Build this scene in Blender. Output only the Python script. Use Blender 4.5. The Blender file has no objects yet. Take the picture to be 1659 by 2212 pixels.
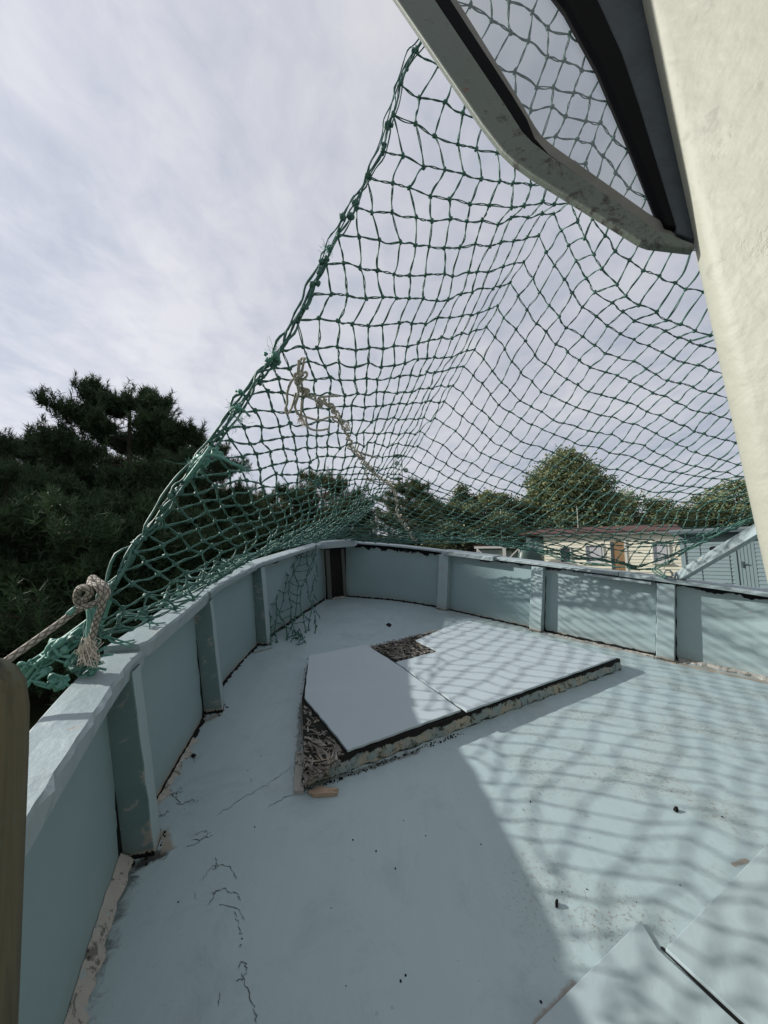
import bpy, math, random
import numpy as np
from mathutils import Vector, Matrix, Euler
random.seed(7); rng = np.random.default_rng(7)
C = bpy.context.scene.collection
SC = bpy.context.scene
R = math.radians

# ------------------------------------------------------------------ camera
PITCH = R(7.0)                      # the boat sits bow-up by this much; the lens looks along its deck
CAMH = 1.5                          # lens above the deck
CAMZ = 3.0                          # lens above the ground beside the boat
F = 800.0; CX = 829.5; CY = 1106.0  # focal length and centre in photo units (1659 x 2212)
cam = bpy.data.cameras.new("camera"); co = bpy.data.objects.new("camera", cam); C.objects.link(co)
co.location = (0, 0, CAMZ); co.rotation_euler = (R(90) + PITCH, 0, 0)
cam.sensor_fit = 'VERTICAL'; cam.sensor_height = 36.0; cam.sensor_width = 27.0
cam.lens = F / 2212.0 * 36.0; cam.clip_start = 0.05; cam.clip_end = 3000
SC.camera = co
SC.view_settings.view_transform = 'Standard'; SC.view_settings.look = 'None'
SC.view_settings.exposure = 0.53; SC.view_settings.gamma = 1.0

def WP(x, y, dist):                 # photo point at level distance dist -> world
    dx = (x - CX) / F; dz = (CY - y) / F
    yw = math.cos(PITCH) - math.sin(PITCH) * dz; zw = math.sin(PITCH) + math.cos(PITCH) * dz
    k = dist / yw; return Vector((dx * k, dist, CAMZ + zw * k))

# ------------------------------------------------------------------ sky and sun
SUN = Vector((-0.96, 0.215, 0.50)).normalized()
W = bpy.data.worlds.new("World"); SC.world = W; W.use_nodes = True
def sky():
    nt = W.node_tree; N = nt.nodes; L = nt.links; N.clear()
    out = N.new("ShaderNodeOutputWorld")
    st = N.new("ShaderNodeTexSky"); st.sky_type = 'NISHITA'; st.sun_disc = False
    st.sun_elevation = math.asin(SUN.z); st.sun_rotation = math.atan2(SUN.x, SUN.y)
    st.air_density = 1.0; st.dust_density = 1.5
    b1 = N.new("ShaderNodeBackground"); b1.inputs[1].default_value = 0.10; L.new(st.outputs[0], b1.inputs[0])
    tc = N.new("ShaderNodeTexCoord"); sx = N.new("ShaderNodeSeparateXYZ"); L.new(tc.outputs["Generated"], sx.inputs[0])
    def m(op, a, b=None):
        n = N.new("ShaderNodeMath"); n.operation = op
        for i, v in enumerate((a, b)):
            if v is None: continue
            if isinstance(v, (int, float)): n.inputs[i].default_value = v
            else: L.new(v, n.inputs[i])
        return n.outputs[0]
    zz = m('ADD', m('MAXIMUM', sx.outputs[2], 0.0), 0.16)
    cx = N.new("ShaderNodeCombineXYZ"); L.new(m('DIVIDE', sx.outputs[0], zz), cx.inputs[0]); L.new(m('DIVIDE', sx.outputs[1], zz), cx.inputs[1])
    def noise(scale, detail, rough, dist, sc=(1, 1, 1), rot=0, loc=(0, 0, 0)):
        mp = N.new("ShaderNodeMapping"); mp.inputs['Scale'].default_value = sc; mp.inputs['Rotation'].default_value = (0, 0, rot)
        mp.inputs['Location'].default_value = loc
        L.new(cx.outputs[0], mp.inputs[0])
        n = N.new("ShaderNodeTexNoise"); n.inputs['Scale'].default_value = scale; n.inputs['Detail'].default_value = detail
        n.inputs['Roughness'].default_value = rough; n.inputs['Distortion'].default_value = dist
        L.new(mp.outputs[0], n.inputs['Vector']); return n.outputs['Fac']
    big = noise(0.75, 5, .55, .7, (1, 1.3, 1), .5, (3.1, 1.7, 0)); rip = noise(5.0, 5, .6, .8, (1, .55, 1), .9); rip2 = noise(9.0, 4, .6, .6, (1, .8, 1), -.5)
    mid = noise(2.2, 6, .6, .4, (1, .8, 1), .3, (.4, 5, 0))
    v = m('ADD', m('ADD', m('MULTIPLY', big, .55), m('MULTIPLY', mid, .4)), m('ADD', m('MULTIPLY', rip, .36), m('MULTIPLY', rip2, .42)))
    dv = WP(300, 690, 10.0) - Vector((0, 0, CAMZ)); dv.normalize()
    bm = N.new("ShaderNodeVectorMath"); bm.operation = 'DOT_PRODUCT'; L.new(tc.outputs["Generated"], bm.inputs[0]); bm.inputs[1].default_value = dv
    puff = m('MULTIPLY', m('MAXIMUM', m('MULTIPLY', m('SUBTRACT', bm.outputs['Value'], .955), 22.0), 0.0), m('ADD', mid, -.12))
    v = m('ADD', v, m('MULTIPLY', puff, .30))
    dv2 = WP(30, 560, 10.0) - Vector((0, 0, CAMZ)); dv2.normalize()
    bm2 = N.new("ShaderNodeVectorMath"); bm2.operation = 'DOT_PRODUCT'; L.new(tc.outputs["Generated"], bm2.inputs[0]); bm2.inputs[1].default_value = dv2
    v = m('SUBTRACT', v, m('MULTIPLY', m('MAXIMUM', m('MULTIPLY', m('SUBTRACT', bm2.outputs['Value'], .97), 30.0), 0.0), .22))
    mr = N.new("ShaderNodeMapRange"); L.new(v, mr.inputs[0]); mr.inputs[1].default_value = .66; mr.inputs[2].default_value = 1.06
    cr = N.new("ShaderNodeValToRGB"); L.new(mr.outputs[0], cr.inputs[0])
    e = cr.color_ramp.elements; e[0].position = 0.0; e[0].color = (.36, .385, .455, 1); e[1].position = 1; e[1].color = (.56, .56, .585, 1)
    k = cr.color_ramp.elements.new(.5); k.color = (.465, .475, .525, 1)
    # brighter cloud towards the veiled sun
    vm = N.new("ShaderNodeVectorMath"); vm.operation = 'DOT_PRODUCT'; L.new(tc.outputs["Generated"], vm.inputs[0]); vm.inputs[1].default_value = SUN
    gl = m('ADD', m('MULTIPLY', m('POWER', m('MAXIMUM', vm.outputs['Value'], 0.0), 2.0), .25), .87)
    b2 = N.new("ShaderNodeBackground"); L.new(cr.outputs[0], b2.inputs[0]); L.new(gl, b2.inputs[1])
    mix = N.new("ShaderNodeMixShader"); mix.inputs[0].default_value = .88
    L.new(b1.outputs[0], mix.inputs[1]); L.new(b2.outputs[0], mix.inputs[2]); L.new(mix.outputs[0], out.inputs[0])
sky()
sl = bpy.data.lights.new("sun", 'SUN'); so = bpy.data.objects.new("sun", sl); C.objects.link(so)
sl.energy = 4.1; sl.angle = R(0.75); sl.color = (1.0, .965, .90)
so.rotation_euler = SUN.to_track_quat('Z', 'Y').to_euler(); so.location = (-20, 5, 20)

# ------------------------------------------------------------------ frames
TILT = Matrix.Rotation(PITCH, 4, 'X')
BOAT_M = Matrix.Translation((0, 0, CAMZ)) @ TILT @ Matrix.Translation((0, 0, -CAMH))
def D(x, y, z=0.0):                 # photo point lying at height z over the deck plane -> boat frame
    Y = F * (CAMH - z) / (y - CY); return Vector(((x - CX) / F * Y, Y, z))
def P(x, y, Y):                     # photo point at depth Y -> boat frame
    return Vector(((x - CX) / F * Y, Y, CAMH + (CY - y) / F * Y))
def px(p):
    return (CX + F * p[0] / p[1], CY - F * (p[2] - CAMH) / p[1])
# ------------------------------------------------------------------ mesh helpers
class MB:
    def __init__(s): s.v = []; s.f = []; s.uv = []; s.mi = []; s.m = 0
    def vert(s, p): s.v.append(tuple(p)); return len(s.v) - 1
    def face(s, pts, uv=None):
        i = [s.vert(p) for p in pts]; s.f.append(i); s.uv.append(uv or [(0, 0)] * len(i)); s.mi.append(s.m)
    def faces(s, idx, uv=None): s.f.append(list(idx)); s.uv.append(uv or [(0, 0)] * len(idx)); s.mi.append(s.m)
    def hexa(s, b, t):              # 4 bottom, 4 top points (same winding, ccw from above)
        i = [s.vert(p) for p in list(b) + list(t)]
        for q in ((3, 2, 1, 0), (4, 5, 6, 7), (0, 1, 5, 4), (1, 2, 6, 5), (2, 3, 7, 6), (3, 0, 4, 7)):
            s.faces([i[k] for k in q])
    def box(s, c, sx, sy, sz, ax=None):
        c = Vector(c); ax = ax or (Vector((1, 0, 0)), Vector((0, 1, 0)), Vector((0, 0, 1)))
        X, Y, Z = ax[0] * sx / 2, ax[1] * sy / 2, ax[2] * sz / 2
        b = [c - X - Y - Z, c + X - Y - Z, c + X + Y - Z, c - X + Y - Z]
        s.hexa(b, [p + 2 * Z for p in b])
    def prism(s, poly, off):        # flat polygon extruded by vector off
        n = len(poly); a = [s.vert(p) for p in poly]; b = [s.vert(Vector(p) + Vector(off)) for p in poly]
        s.faces(a[::-1]); s.faces(b)
        for k in range(n): s.faces([a[k], a[(k + 1) % n], b[(k + 1) % n], b[k]])
    def tube(s, path, r, n=8, cap=True, uvs=1.0):
        path = [Vector(p) for p in path]; rings = []; L = 0.0
        up = Vector((0, 0, 1)); u = None
        for k, p in enumerate(path):
            t = (path[min(k + 1, len(path) - 1)] - path[max(k - 1, 0)]);
            if t.length < 1e-9: t = Vector((0, 0, 1))
            t.normalize()
            if u is None:
                u = t.cross(up)
                if u.length < 1e-3: u = t.cross(Vector((1, 0, 0)))
            u = (u - t * u.dot(t)).normalized(); w = t.cross(u)
            rr = r[k] if isinstance(r, (list, tuple)) else r
            if k: L += (p - path[k - 1]).length
            rings.append(([s.vert(p + (u * math.cos(2 * math.pi * j / n) + w * math.sin(2 * math.pi * j / n)) * rr) for j in range(n)], L))
        for (a, la), (b, lb) in zip(rings, rings[1:]):
            for j in range(n):
                s.faces([a[j], a[(j + 1) % n], b[(j + 1) % n], b[j]],
                        [(j / n, la * uvs), ((j + 1) / n, la * uvs), ((j + 1) / n, lb * uvs), (j / n, lb * uvs)])
        if cap: s.faces(rings[0][0][::-1]); s.faces(rings[-1][0])
    def blob(s, c, r, jit=.25, n=6):
        c = Vector(c); rows = []
        for i in range(1, n):
            th = math.pi * i / n
            rows.append([s.vert(c + Vector((math.sin(th) * math.cos(2 * math.pi * j / 8), math.sin(th) * math.sin(2 * math.pi * j / 8), math.cos(th))) * r * (1 + random.uniform(-jit, jit))) for j in range(8)])
        a = s.vert(c + Vector((0, 0, r))); b = s.vert(c - Vector((0, 0, r)))
        for j in range(8):
            s.faces([a, rows[0][j], rows[0][(j + 1) % 8]]); s.faces([b, rows[-1][(j + 1) % 8], rows[-1][j]])
            for q in range(len(rows) - 1): s.faces([rows[q][j], rows[q + 1][j], rows[q + 1][(j + 1) % 8], rows[q][(j + 1) % 8]])
    def build(s, name, mats, parent=None, smooth=False, bevel=0):
        me = bpy.data.meshes.new(name); me.from_pydata(s.v, [], s.f)
        u = me.uv_layers.new(name="UVMap"); flat = [c for f in s.uv for p in f for c in p]; u.data.foreach_set("uv", flat)
        mats = mats if isinstance(mats, (list, tuple)) else [mats]
        for m_ in mats: me.materials.append(m_)
        me.polygons.foreach_set("material_index", s.mi)
        if smooth: me.polygons.foreach_set("use_smooth", [True] * len(me.polygons))
        me.update()
        o = bpy.data.objects.new(name, me); C.objects.link(o)
        if parent: o.parent = parent
        if bevel:
            b = o.modifiers.new("bevel", 'BEVEL'); b.width = bevel; b.segments = 2; b.limit_method = 'ANGLE'; b.angle_limit = R(40)
        return o
def npmesh(name, verts, faces, mat, parent=None, smooth=False, uv=None):   # faces: (M,k) array
    me = bpy.data.meshes.new(name); M, k = faces.shape
    me.vertices.add(len(verts)); me.vertices.foreach_set("co", np.ascontiguousarray(verts, dtype=np.float32).ravel())
    me.loops.add(M * k); me.loops.foreach_set("vertex_index", np.ascontiguousarray(faces, dtype=np.int32).ravel())
    me.polygons.add(M); me.polygons.foreach_set("loop_start", np.arange(0, M * k, k, dtype=np.int32))
    me.polygons.foreach_set("loop_total", np.full(M, k, dtype=np.int32))
    if smooth: me.polygons.foreach_set("use_smooth", np.ones(M, dtype=bool))
    me.materials.append(mat); me.update(calc_edges=True); me.validate()
    o = bpy.data.objects.new(name, me); C.objects.link(o)
    if parent: o.parent = parent
    return o
def tag(o, label=None, cat=None, group=None, kind=None):
    if label: o['label'] = label
    if cat: o['category'] = cat
    if group: o['group'] = group
    if kind: o['kind'] = kind
    return o
def empty(name, label, cat, loc=(0, 0, 0), rz=0.0, group=None, mat=None):
    o = bpy.data.objects.new(name, None); C.objects.link(o); o.empty_display_size = .2
    if mat is not None: o.matrix_world = mat
    else: o.location = loc; o.rotation_euler = (0, 0, rz)
    return tag(o, label, cat, group)
def catmull(pts, n):
    pts = [Vector(p) for p in pts]; out = []
    q = [2 * pts[0] - pts[1]] + pts + [2 * pts[-1] - pts[-2]]
    for i in range(1, len(q) - 2):
        for k in range(n):
            t = k / n; a, b, c, d = q[i - 1], q[i], q[i + 1], q[i + 2]
            out.append(.5 * ((2 * b) + (c - a) * t + (2 * a - 5 * b + 4 * c - d) * t * t + (3 * b - a - 3 * c + d) * t ** 3))
    out.append(pts[-1]); return out
class Curve:                        # arc-length sampled polyline
    def __init__(s, pts):
        s.p = [Vector(p) for p in pts]; s.l = [0.0]
        for a, b in zip(s.p, s.p[1:]): s.l.append(s.l[-1] + (b - a).length)
        s.len = s.l[-1]
    def at(s, l):
        l = min(max(l, 0), s.len)
        for i in range(len(s.p) - 1):
            if l <= s.l[i + 1]:
                k = (l - s.l[i]) / max(1e-9, s.l[i + 1] - s.l[i]); return s.p[i].lerp(s.p[i + 1], k)
        return s.p[-1].copy()
    def near(s, p): return min(((q - Vector(p)).length, s.l[i]) for i, q in enumerate(s.p))[1]

# ------------------------------------------------------------------ materials
def mat(name, rough=.6, spec=.4):
    m = bpy.data.materials.new(name); m.use_nodes = True; nt = m.node_tree
    b = nt.nodes["Principled BSDF"]; b.inputs['Roughness'].default_value = rough; b.inputs['Specular IOR Level'].default_value = spec
    return m, nt, b
class G:                            # tiny node-graph helper
    def __init__(s, nt, src='Object'):
        s.nt = nt; s.N = nt.nodes; s.L = nt.links; s.tc = s.N.new("ShaderNodeTexCoord"); s.src = s.tc.outputs[src]
    def map(s, sc=(1, 1, 1), rot=(0, 0, 0), src=None):
        n = s.N.new("ShaderNodeMapping"); n.inputs['Scale'].default_value = sc; n.inputs['Rotation'].default_value = rot
        s.L.new(src or s.src, n.inputs[0]); return n.outputs[0]
    def noise(s, scale, detail=4, rough=.55, dist=0, vec=None):
        n = s.N.new("ShaderNodeTexNoise"); n.inputs['Scale'].default_value = scale; n.inputs['Detail'].default_value = detail
        n.inputs['Roughness'].default_value = rough; n.inputs['Distortion'].default_value = dist; s.L.new(vec or s.src, n.inputs['Vector']); return n.outputs['Fac']
    def voro(s, scale, feature='F1', vec=None, out='Distance'):
        n = s.N.new("ShaderNodeTexVoronoi"); n.feature = feature; n.inputs['Scale'].default_value = scale; s.L.new(vec or s.src, n.inputs['Vector']); return n.outputs[out]
    def math(s, op, a, b=None, clamp=False):
        n = s.N.new("ShaderNodeMath"); n.operation = op; n.use_clamp = clamp
        for i, v in enumerate((a, b)):
            if v is None: continue
            if isinstance(v, (int, float)): n.inputs[i].default_value = v
            else: s.L.new(v, n.inputs[i])
        return n.outputs[0]
    def step(s, v, a, b, lo=0.0, hi=1.0):
        n = s.N.new("ShaderNodeMapRange"); s.L.new(v, n.inputs[0]); n.inputs[1].default_value = a; n.inputs[2].default_value = b
        n.inputs[3].default_value = lo; n.inputs[4].default_value = hi; return n.outputs[0]
    def mix(s, f, a, b):
        n = s.N.new("ShaderNodeMixRGB")
        for i, v in ((0, f), (1, a), (2, b)):
            if isinstance(v, (int, float)): n.inputs[i].default_value = v
            elif isinstance(v, tuple): n.inputs[i].default_value = (*v[:3], 1)
            else: s.L.new(v, n.inputs[i])
        return n.outputs[0]
    def bump(s, b, h, strength=.3, dist=.01):
        n = s.N.new("ShaderNodeBump"); n.inputs['Strength'].default_value = strength; n.inputs['Distance'].default_value = dist
        s.L.new(h, n.inputs['Height']); s.L.new(n.outputs[0], b.inputs['Normal'])
    def uv(s):
        x = s.N.new("ShaderNodeSeparateXYZ"); s.L.new(s.tc.outputs['UV'], x.inputs[0]); return x.outputs[0], x.outputs[1]
    def xyz(s):
        x = s.N.new("ShaderNodeSeparateXYZ"); s.L.new(s.src, x.inputs[0]); return x.outputs
CREAM = (.40, .38, .335); ROT = (.012, .012, .011); WOOD = (.20, .165, .13)
def paint(name, col, peel=.0, speck=.0, rot_top=False, rot_low=False, rough=.5, var=.12, bumpk=.25, seed=0, grain=0.0):
    m, nt, b = mat(name, rough); g = G(nt)
    if seed: g.src = g.map((1, 1, 1), (0.3 * seed, .2 * seed, seed))
    big = g.noise(1.3, 5, .6, .3); fine = g.noise(22, 5, .65)
    c = g.mix(big, tuple(x * (1 - var) for x in col), tuple(min(1, x * (1 + var)) for x in col))
    blot = g.step(g.noise(6, 6, .7, .4), .55, .75)
    c = g.mix(g.math('MULTIPLY', blot, .25), c, (col[0] * .72, col[1] * .75, col[2] * .72))
    h = g.math('MULTIPLY', fine, .35)
    if peel:
        p1 = g.noise(9, 8, .72, .6); pm = g.step(p1, .70 - peel * .12, .715 - peel * .12)
        edge = g.step(p1, .66 - peel * .12, .70 - peel * .12); c = g.mix(g.math('MULTIPLY', edge, .35), c, (.36, .39, .38)); c = g.mix(pm, c, g.mix(g.noise(50, 3), CREAM, (.22, .20, .18))); h = g.math('SUBTRACT', h, pm)
    if speck:
        sp = g.math('MULTIPLY', g.step(g.noise(75, 3, .7), .72, .76), g.step(g.noise(3.2, 4, .7, .5), .50, .68))
        c = g.mix(g.math('MULTIPLY', sp, speck), c, (.05, .06, .05)); h = g.math('SUBTRACT', h, sp)
    if grain:
        gr = g.noise(40, 4, .6, 0, g.map((1, .05, 1)))
        h = g.math('ADD', h, g.math('MULTIPLY', gr, grain))
    if rot_top or rot_low:
        u, v = g.uv(); n = g.noise(7, 7, .75, .5); n2 = g.noise(2.0, 3)
        if rot_top:
            t = g.math('ADD', v, g.math('ADD', g.math('MULTIPLY', n, .16), g.math('MULTIPLY', n2, .16)))
            pe = g.step(t, 1.075, 1.09); bl = g.step(t, 1.12, 1.13)
            c = g.mix(g.math('MULTIPLY', pe, .6), c, (.28, .31, .31)); c = g.mix(bl, c, ROT); h = g.math('SUBTRACT', h, bl)
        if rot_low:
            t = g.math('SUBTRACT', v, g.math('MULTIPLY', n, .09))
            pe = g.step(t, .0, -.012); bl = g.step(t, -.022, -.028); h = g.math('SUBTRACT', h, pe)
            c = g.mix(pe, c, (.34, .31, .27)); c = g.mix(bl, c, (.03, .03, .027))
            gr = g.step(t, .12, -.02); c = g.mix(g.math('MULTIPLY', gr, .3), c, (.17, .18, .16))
    nt.links.new(c, b.inputs['Base Color']); g.bump(b, h, bumpk, .006); return m
def plain(name, col, rough=.6, var=.15, scale=8, bumpk=.2, spec=.3, bs=40, metal=0):
    m, nt, b = mat(name, rough, spec); g = G(nt)
    c = g.mix(g.noise(scale, 5, .65, .3), tuple(x * (1 - var) for x in col), tuple(min(1, x * (1 + var)) for x in col))
    nt.links.new(c, b.inputs['Base Color']); g.bump(b, g.noise(bs, 5, .6), bumpk, .005); b.inputs['Metallic'].default_value = metal; return m
M = {}
BLUE = (.33, .42, .44)
M['deck'] = None
def deck_mat():
    m, nt, b = mat('deck_paint', .42, .45); g = G(nt)
    big = g.noise(.9, 5, .6, .4); c = g.mix(big, tuple(x * .88 for x in BLUE), tuple(x * 1.12 for x in BLUE))
    st = g.step(g.noise(3.0, 7, .72, .6), .52, .70); c = g.mix(g.math('MULTIPLY', st, .42), c, (.165, .21, .215)); pd = g.step(g.noise(1.1, 3, .5, .8), .47, .50); c = g.mix(g.math('MULTIPLY', pd, .2), c, (.34, .42, .44)); sc_ = g.step(g.noise(9, 5, .7, 0, g.map((1, .12, 1), (0, 0, .5))), .64, .70); c = g.mix(g.math('MULTIPLY', sc_, .25), c, (.36, .43, .44))
    X = g.xyz()
    worn_half = g.step(X[0], .25, .9)     # the worn, grubby half of the deck towards the wheelhouse
    wear = g.step(g.noise(2.2, 5, .7, .6), .47, .62); wear = g.math('MULTIPLY', wear, worn_half)
    chip = g.step(g.noise(60, 4, .75, .2), .565, .60); chip = g.math('MULTIPLY', chip, wear)
    c = g.mix(g.math('MULTIPLY', wear, .30), c, (.30, .33, .30))
    c = g.mix(g.math('MULTIPLY', chip, .8), c, g.mix(g.noise(9, 2), (.10, .10, .08), (.24, .17, .11)))
    mud = g.math('MULTIPLY', g.step(g.noise(14, 6, .75, .5), .64, .66), g.step(g.noise(1.7, 3), .52, .6))
    c = g.mix(g.math('MULTIPLY', mud, .55), c, (.14, .165, .16))
    def near_seg(a, b, r):
        ax, ay = b[0] - a[0], b[1] - a[1]; l2 = ax * ax + ay * ay
        px_, py_ = g.math('SUBTRACT', X[0], a[0]), g.math('SUBTRACT', X[1], a[1])
        t = g.math('DIVIDE', g.math('ADD', g.math('MULTIPLY', px_, ax), g.math('MULTIPLY', py_, ay)), l2, True)
        dx, dy = g.math('SUBTRACT', px_, g.math('MULTIPLY', t, ax)), g.math('SUBTRACT', py_, g.math('MULTIPLY', t, ay))
        d = g.math('SQRT', g.math('ADD', g.math('MULTIPLY', dx, dx), g.math('MULTIPLY', dy, dy)))
        return g.step(d, r, 0.0)
    dn = g.noise(13, 7, .72, .6)
    for a_, b_, r_, col_, k_ in (((270, 1890), (150, 2212), .13, (.045, .05, .045), .75), ((300, 1870), (345, 1845), .10, (.03, .03, .028), 1.0), ((352, 1800), (360, 1830), .07, (.26, .235, .19), .95), ((470, 1545), (440, 1560), .07, (.22, .20, .16), .9), ((470, 1500), (335, 1735), .06, (.20, .195, .165), .9),
                                 ((585, 1400), (550, 1410), .06, (.16, .15, .12), .8), ((975, 1325), (1160, 1366), .05, (.30, .28, .24), .7), ((1170, 1370), (1440, 1425), .07, (.33, .29, .24), .8), ((1440, 1428), (1659, 1475), .10, (.30, .235, .17), .9), ((650, 1705), (900, 1625), .06, (.08, .085, .07), .8), ((650, 1520), (640, 1700), .05, (.12, .12, .10), .8), ((1585, 1868), (1612, 1858), .035, (.23, .19, .15), .9), ((1240, 2125), (1160, 2212), .03, (.22, .19, .155), .9)):
        q_ = near_seg(D(*a_), D(*b_), r_); q_ = g.step(g.math('ADD', g.math('MULTIPLY', q_, .75), g.math('MULTIPLY', g.math('SUBTRACT', dn, .5), 1.3)), .42, .62)
        c = g.mix(g.math('MULTIPLY', q_, k_), c, col_)
    sp = g.step(g.voro(22), .045, .02); c = g.mix(g.math('MULTIPLY', sp, .7), c, (.06, .07, .06))
    br = g.noise(16, 4, .6, .2, g.map((1, .10, 1), (0, 0, -.47))); c = g.mix(g.step(br, .35, .68, 0, .16), c, (.25, .315, .33))
    nt.links.new(c, b.inputs['Base Color'])
    h = g.math('ADD', g.math('ADD', g.math('MULTIPLY', br, .8), g.math('MULTIPLY', g.noise(35, 5, .7), .5)), g.math('MULTIPLY', g.noise(7, 5, .6), 1.2)); h = g.math('SUBTRACT', h, g.math('MULTIPLY', chip, .6)); h = g.math('SUBTRACT', h, g.math('MULTIPLY', mud, .5))
    g.bump(b, h, .35, .006)
    nt.links.new(g.step(g.noise(4, 4), .3, .7, .35, .6), b.inputs['Roughness']); return m
M['deck'] = deck_mat()
M['panel'] = paint('bulwark_paint', (.222, .31, .322), peel=.12, rot_top=True, rot_low=True, bumpk=.25, var=.1)
M['panel_worn'] = paint('worn_bulwark_paint', (.265, .345, .36), peel=.4, rot_top=True, rot_low=True, bumpk=.3, var=.1, seed=1)
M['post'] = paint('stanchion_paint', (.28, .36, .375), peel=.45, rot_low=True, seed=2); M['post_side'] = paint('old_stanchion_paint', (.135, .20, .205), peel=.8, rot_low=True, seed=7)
M['cap'] = paint('rail_paint', (.265, .325, .342), peel=.55, speck=.8, grain=.9, bumpk=.5, seed=3)
M['board'] = paint('hatch_paint', (.37, .435, .465), peel=.04, speck=.8, bumpk=.25, var=.08, seed=4)
M['dboard'] = paint('deck_board_paint', (.325, .40, .42), peel=.0, speck=.4, bumpk=.3, grain=.6, seed=5)
M['rot'] = plain('rotten_wood_black', (.02, .019, .017), .9, .6, 20, .8, .1)
M['gap'] = plain('tar_black', (.012, .012, .012), .9, .5, 20, .5, .1)
M['crack'] = plain('crack_dirt', (.085, .10, .10), .9, .4, 20, .5, .1)
def filler_mat():
    m, nt, b = mat('peeling_filler', .8, .2); g = G(nt)
    n = g.noise(14, 7, .75, .6); c = g.mix(g.step(n, .42, .46), (.15, .145, .13), (.38, .365, .33))
    c = g.mix(g.step(g.noise(11, 6, .7, .3), .60, .63), c, (.30, .37, .39)); c = g.mix(g.step(g.noise(30, 5, .7, .3), .62, .66), c, (.05, .045, .04))
    nt.links.new(c, b.inputs['Base Color']); g.bump(b, g.math('ADD', n, g.noise(40, 5)), .9, .01); return m
M['filler'] = filler_mat()
def coam_mat():
    m, nt, b = mat('coaming_rot', .85, .2); g = G(nt); u, v = g.uv(); n = g.noise(9, 8, .75, .7); t = g.math('ADD', v, g.math('MULTIPLY', g.math('SUBTRACT', n, .5), 1.0))
    c = g.mix(g.step(g.noise(5, 5, .7), .44, .54), (.36, .33, .26), (.24, .30, .30))
    c = g.mix(g.step(g.noise(24, 6, .75), .53, .60), c, (.07, .075, .05))
    c = g.mix(g.step(t, .70, .76), c, (.014, .014, .012)); c = g.mix(g.step(t, .10, .02), c, (.025, .03, .022))
    nt.links.new(c, b.inputs['Base Color']); g.bump(b, n, 1.0, .02); return m
M['coaming'] = coam_mat()
def splinter_mat():
    m, nt, b = mat('rotten_splinters', .9, .15); g = G(nt)
    n = g.noise(18, 7, .75, .5); c = g.mix(g.step(n, .35, .62), (.06, .053, .045), (.27, .25, .22)); c = g.mix(g.step(g.noise(7, 4), .60, .70), c, (.30, .25, .18))
    nt.links.new(c, b.inputs['Base Color']); g.bump(b, n, .8, .01); return m
M['splinter'] = splinter_mat()
M['pale_splinter'] = plain('pale_wood_splinter', (.30, .29, .26), .9, .5, 25, .6, .1)
def wall_mat():
    m, nt, b = mat('wheelhouse_cream_paint', .55, .35); g = G(nt)
    c = g.mix(g.noise(3, 4, .6), (.305, .31, .26), (.335, .34, .287))
    c = g.mix(g.step(g.noise(9, 6, .7), .62, .68), c, (.27, .27, .228))
    nt.links.new(c, b.inputs['Base Color'])
    run = g.step(g.noise(7, 5, .65, .2, g.map((1, 1, .12))), .56, .72); c = g.mix(g.math('MULTIPLY', run, .10), c, (.20, .195, .15)); b.inputs['Base Color']; nt.links.new(c, b.inputs['Base Color'])
    s2 = g.noise(16, 3, .5, .2); ch = g.step(g.noise(13, 6, .7, .3), .66, .70)
    h = g.math('ADD', g.math('MULTIPLY', s2, 1.0), g.math('MULTIPLY', g.noise(55, 4), .22)); h = g.math('SUBTRACT', h, g.math('MULTIPLY', ch, .12))
    g.bump(b, h, .34, .012); return m
M['wall'] = wall_mat()
def frame_mat():
    m, nt, b = mat('window_frame_paint', .55, .4); g = G(nt)
    c = g.mix(g.noise(6, 4), (.095, .117, .098), (.145, .168, .14))
    X = g.xyz(); low = g.step(X[2], 2.62, 2.15)
    r = g.math('ADD', g.noise(34, 8, .8, .3), g.math('MULTIPLY', low, .10)); c = g.mix(g.step(r, .61, .70), c, (.035, .03, .028)); c = g.mix(g.step(g.noise(26, 5, .7), .66, .69), c, (.16, .07, .035))
    nt.links.new(c, b.inputs['Base Color']); g.bump(b, r, .5, .004); return m
M['frame'] = frame_mat()
M['rubber'] = plain('rubber_black', (.006, .006, .007), .8, .3, 20, .15, .08)
M['stile'] = plain('grey_stile', (.05, .062, .072), .6, .45, 22, .5)
M['inner_stile'] = plain('inner_frame_grey', (.17, .165, .145), .5, .45, 14, .3)
def glass_mat():
    m = bpy.data.materials.new('old_glass'); m.use_nodes = True; nt = m.node_tree; nt.nodes.clear(); N = nt.nodes; L = nt.links
    o = N.new("ShaderNodeOutputMaterial"); t = N.new("ShaderNodeBsdfTransparent"); t.inputs[0].default_value = (.80, .82, .82, 1)
    gl = N.new("ShaderNodeBsdfGlossy"); gl.inputs['Roughness'].default_value = .03; gl.inputs[0].default_value = (.9, .9, .9, 1)
    df = N.new("ShaderNodeBsdfDiffuse"); df.inputs[0].default_value = (.35, .36, .36, 1)
    m1 = N.new("ShaderNodeMixShader"); m2 = N.new("ShaderNodeMixShader"); m2.inputs[0].default_value = .035
    m1.inputs[0].default_value = .07; L.new(t.outputs[0], m1.inputs[1]); L.new(gl.outputs[0], m1.inputs[2])
    L.new(m1.outputs[0], m2.inputs[1]); L.new(df.outputs[0], m2.inputs[2]); L.new(m2.outputs[0], o.inputs[0]); return m
M['glass'] = glass_mat()
def net_mat(name, a, b_):
    m, nt, b = mat(name, .55, .35); g = G(nt); c = g.mix(g.noise(5, 4, .6), a, b_)
    c = g.mix(g.math('MULTIPLY', g.step(g.noise(70, 3), .5, .7), .5), c, tuple(x * .5 for x in a)); nt.links.new(c, b.inputs['Base Color']); return m
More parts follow.
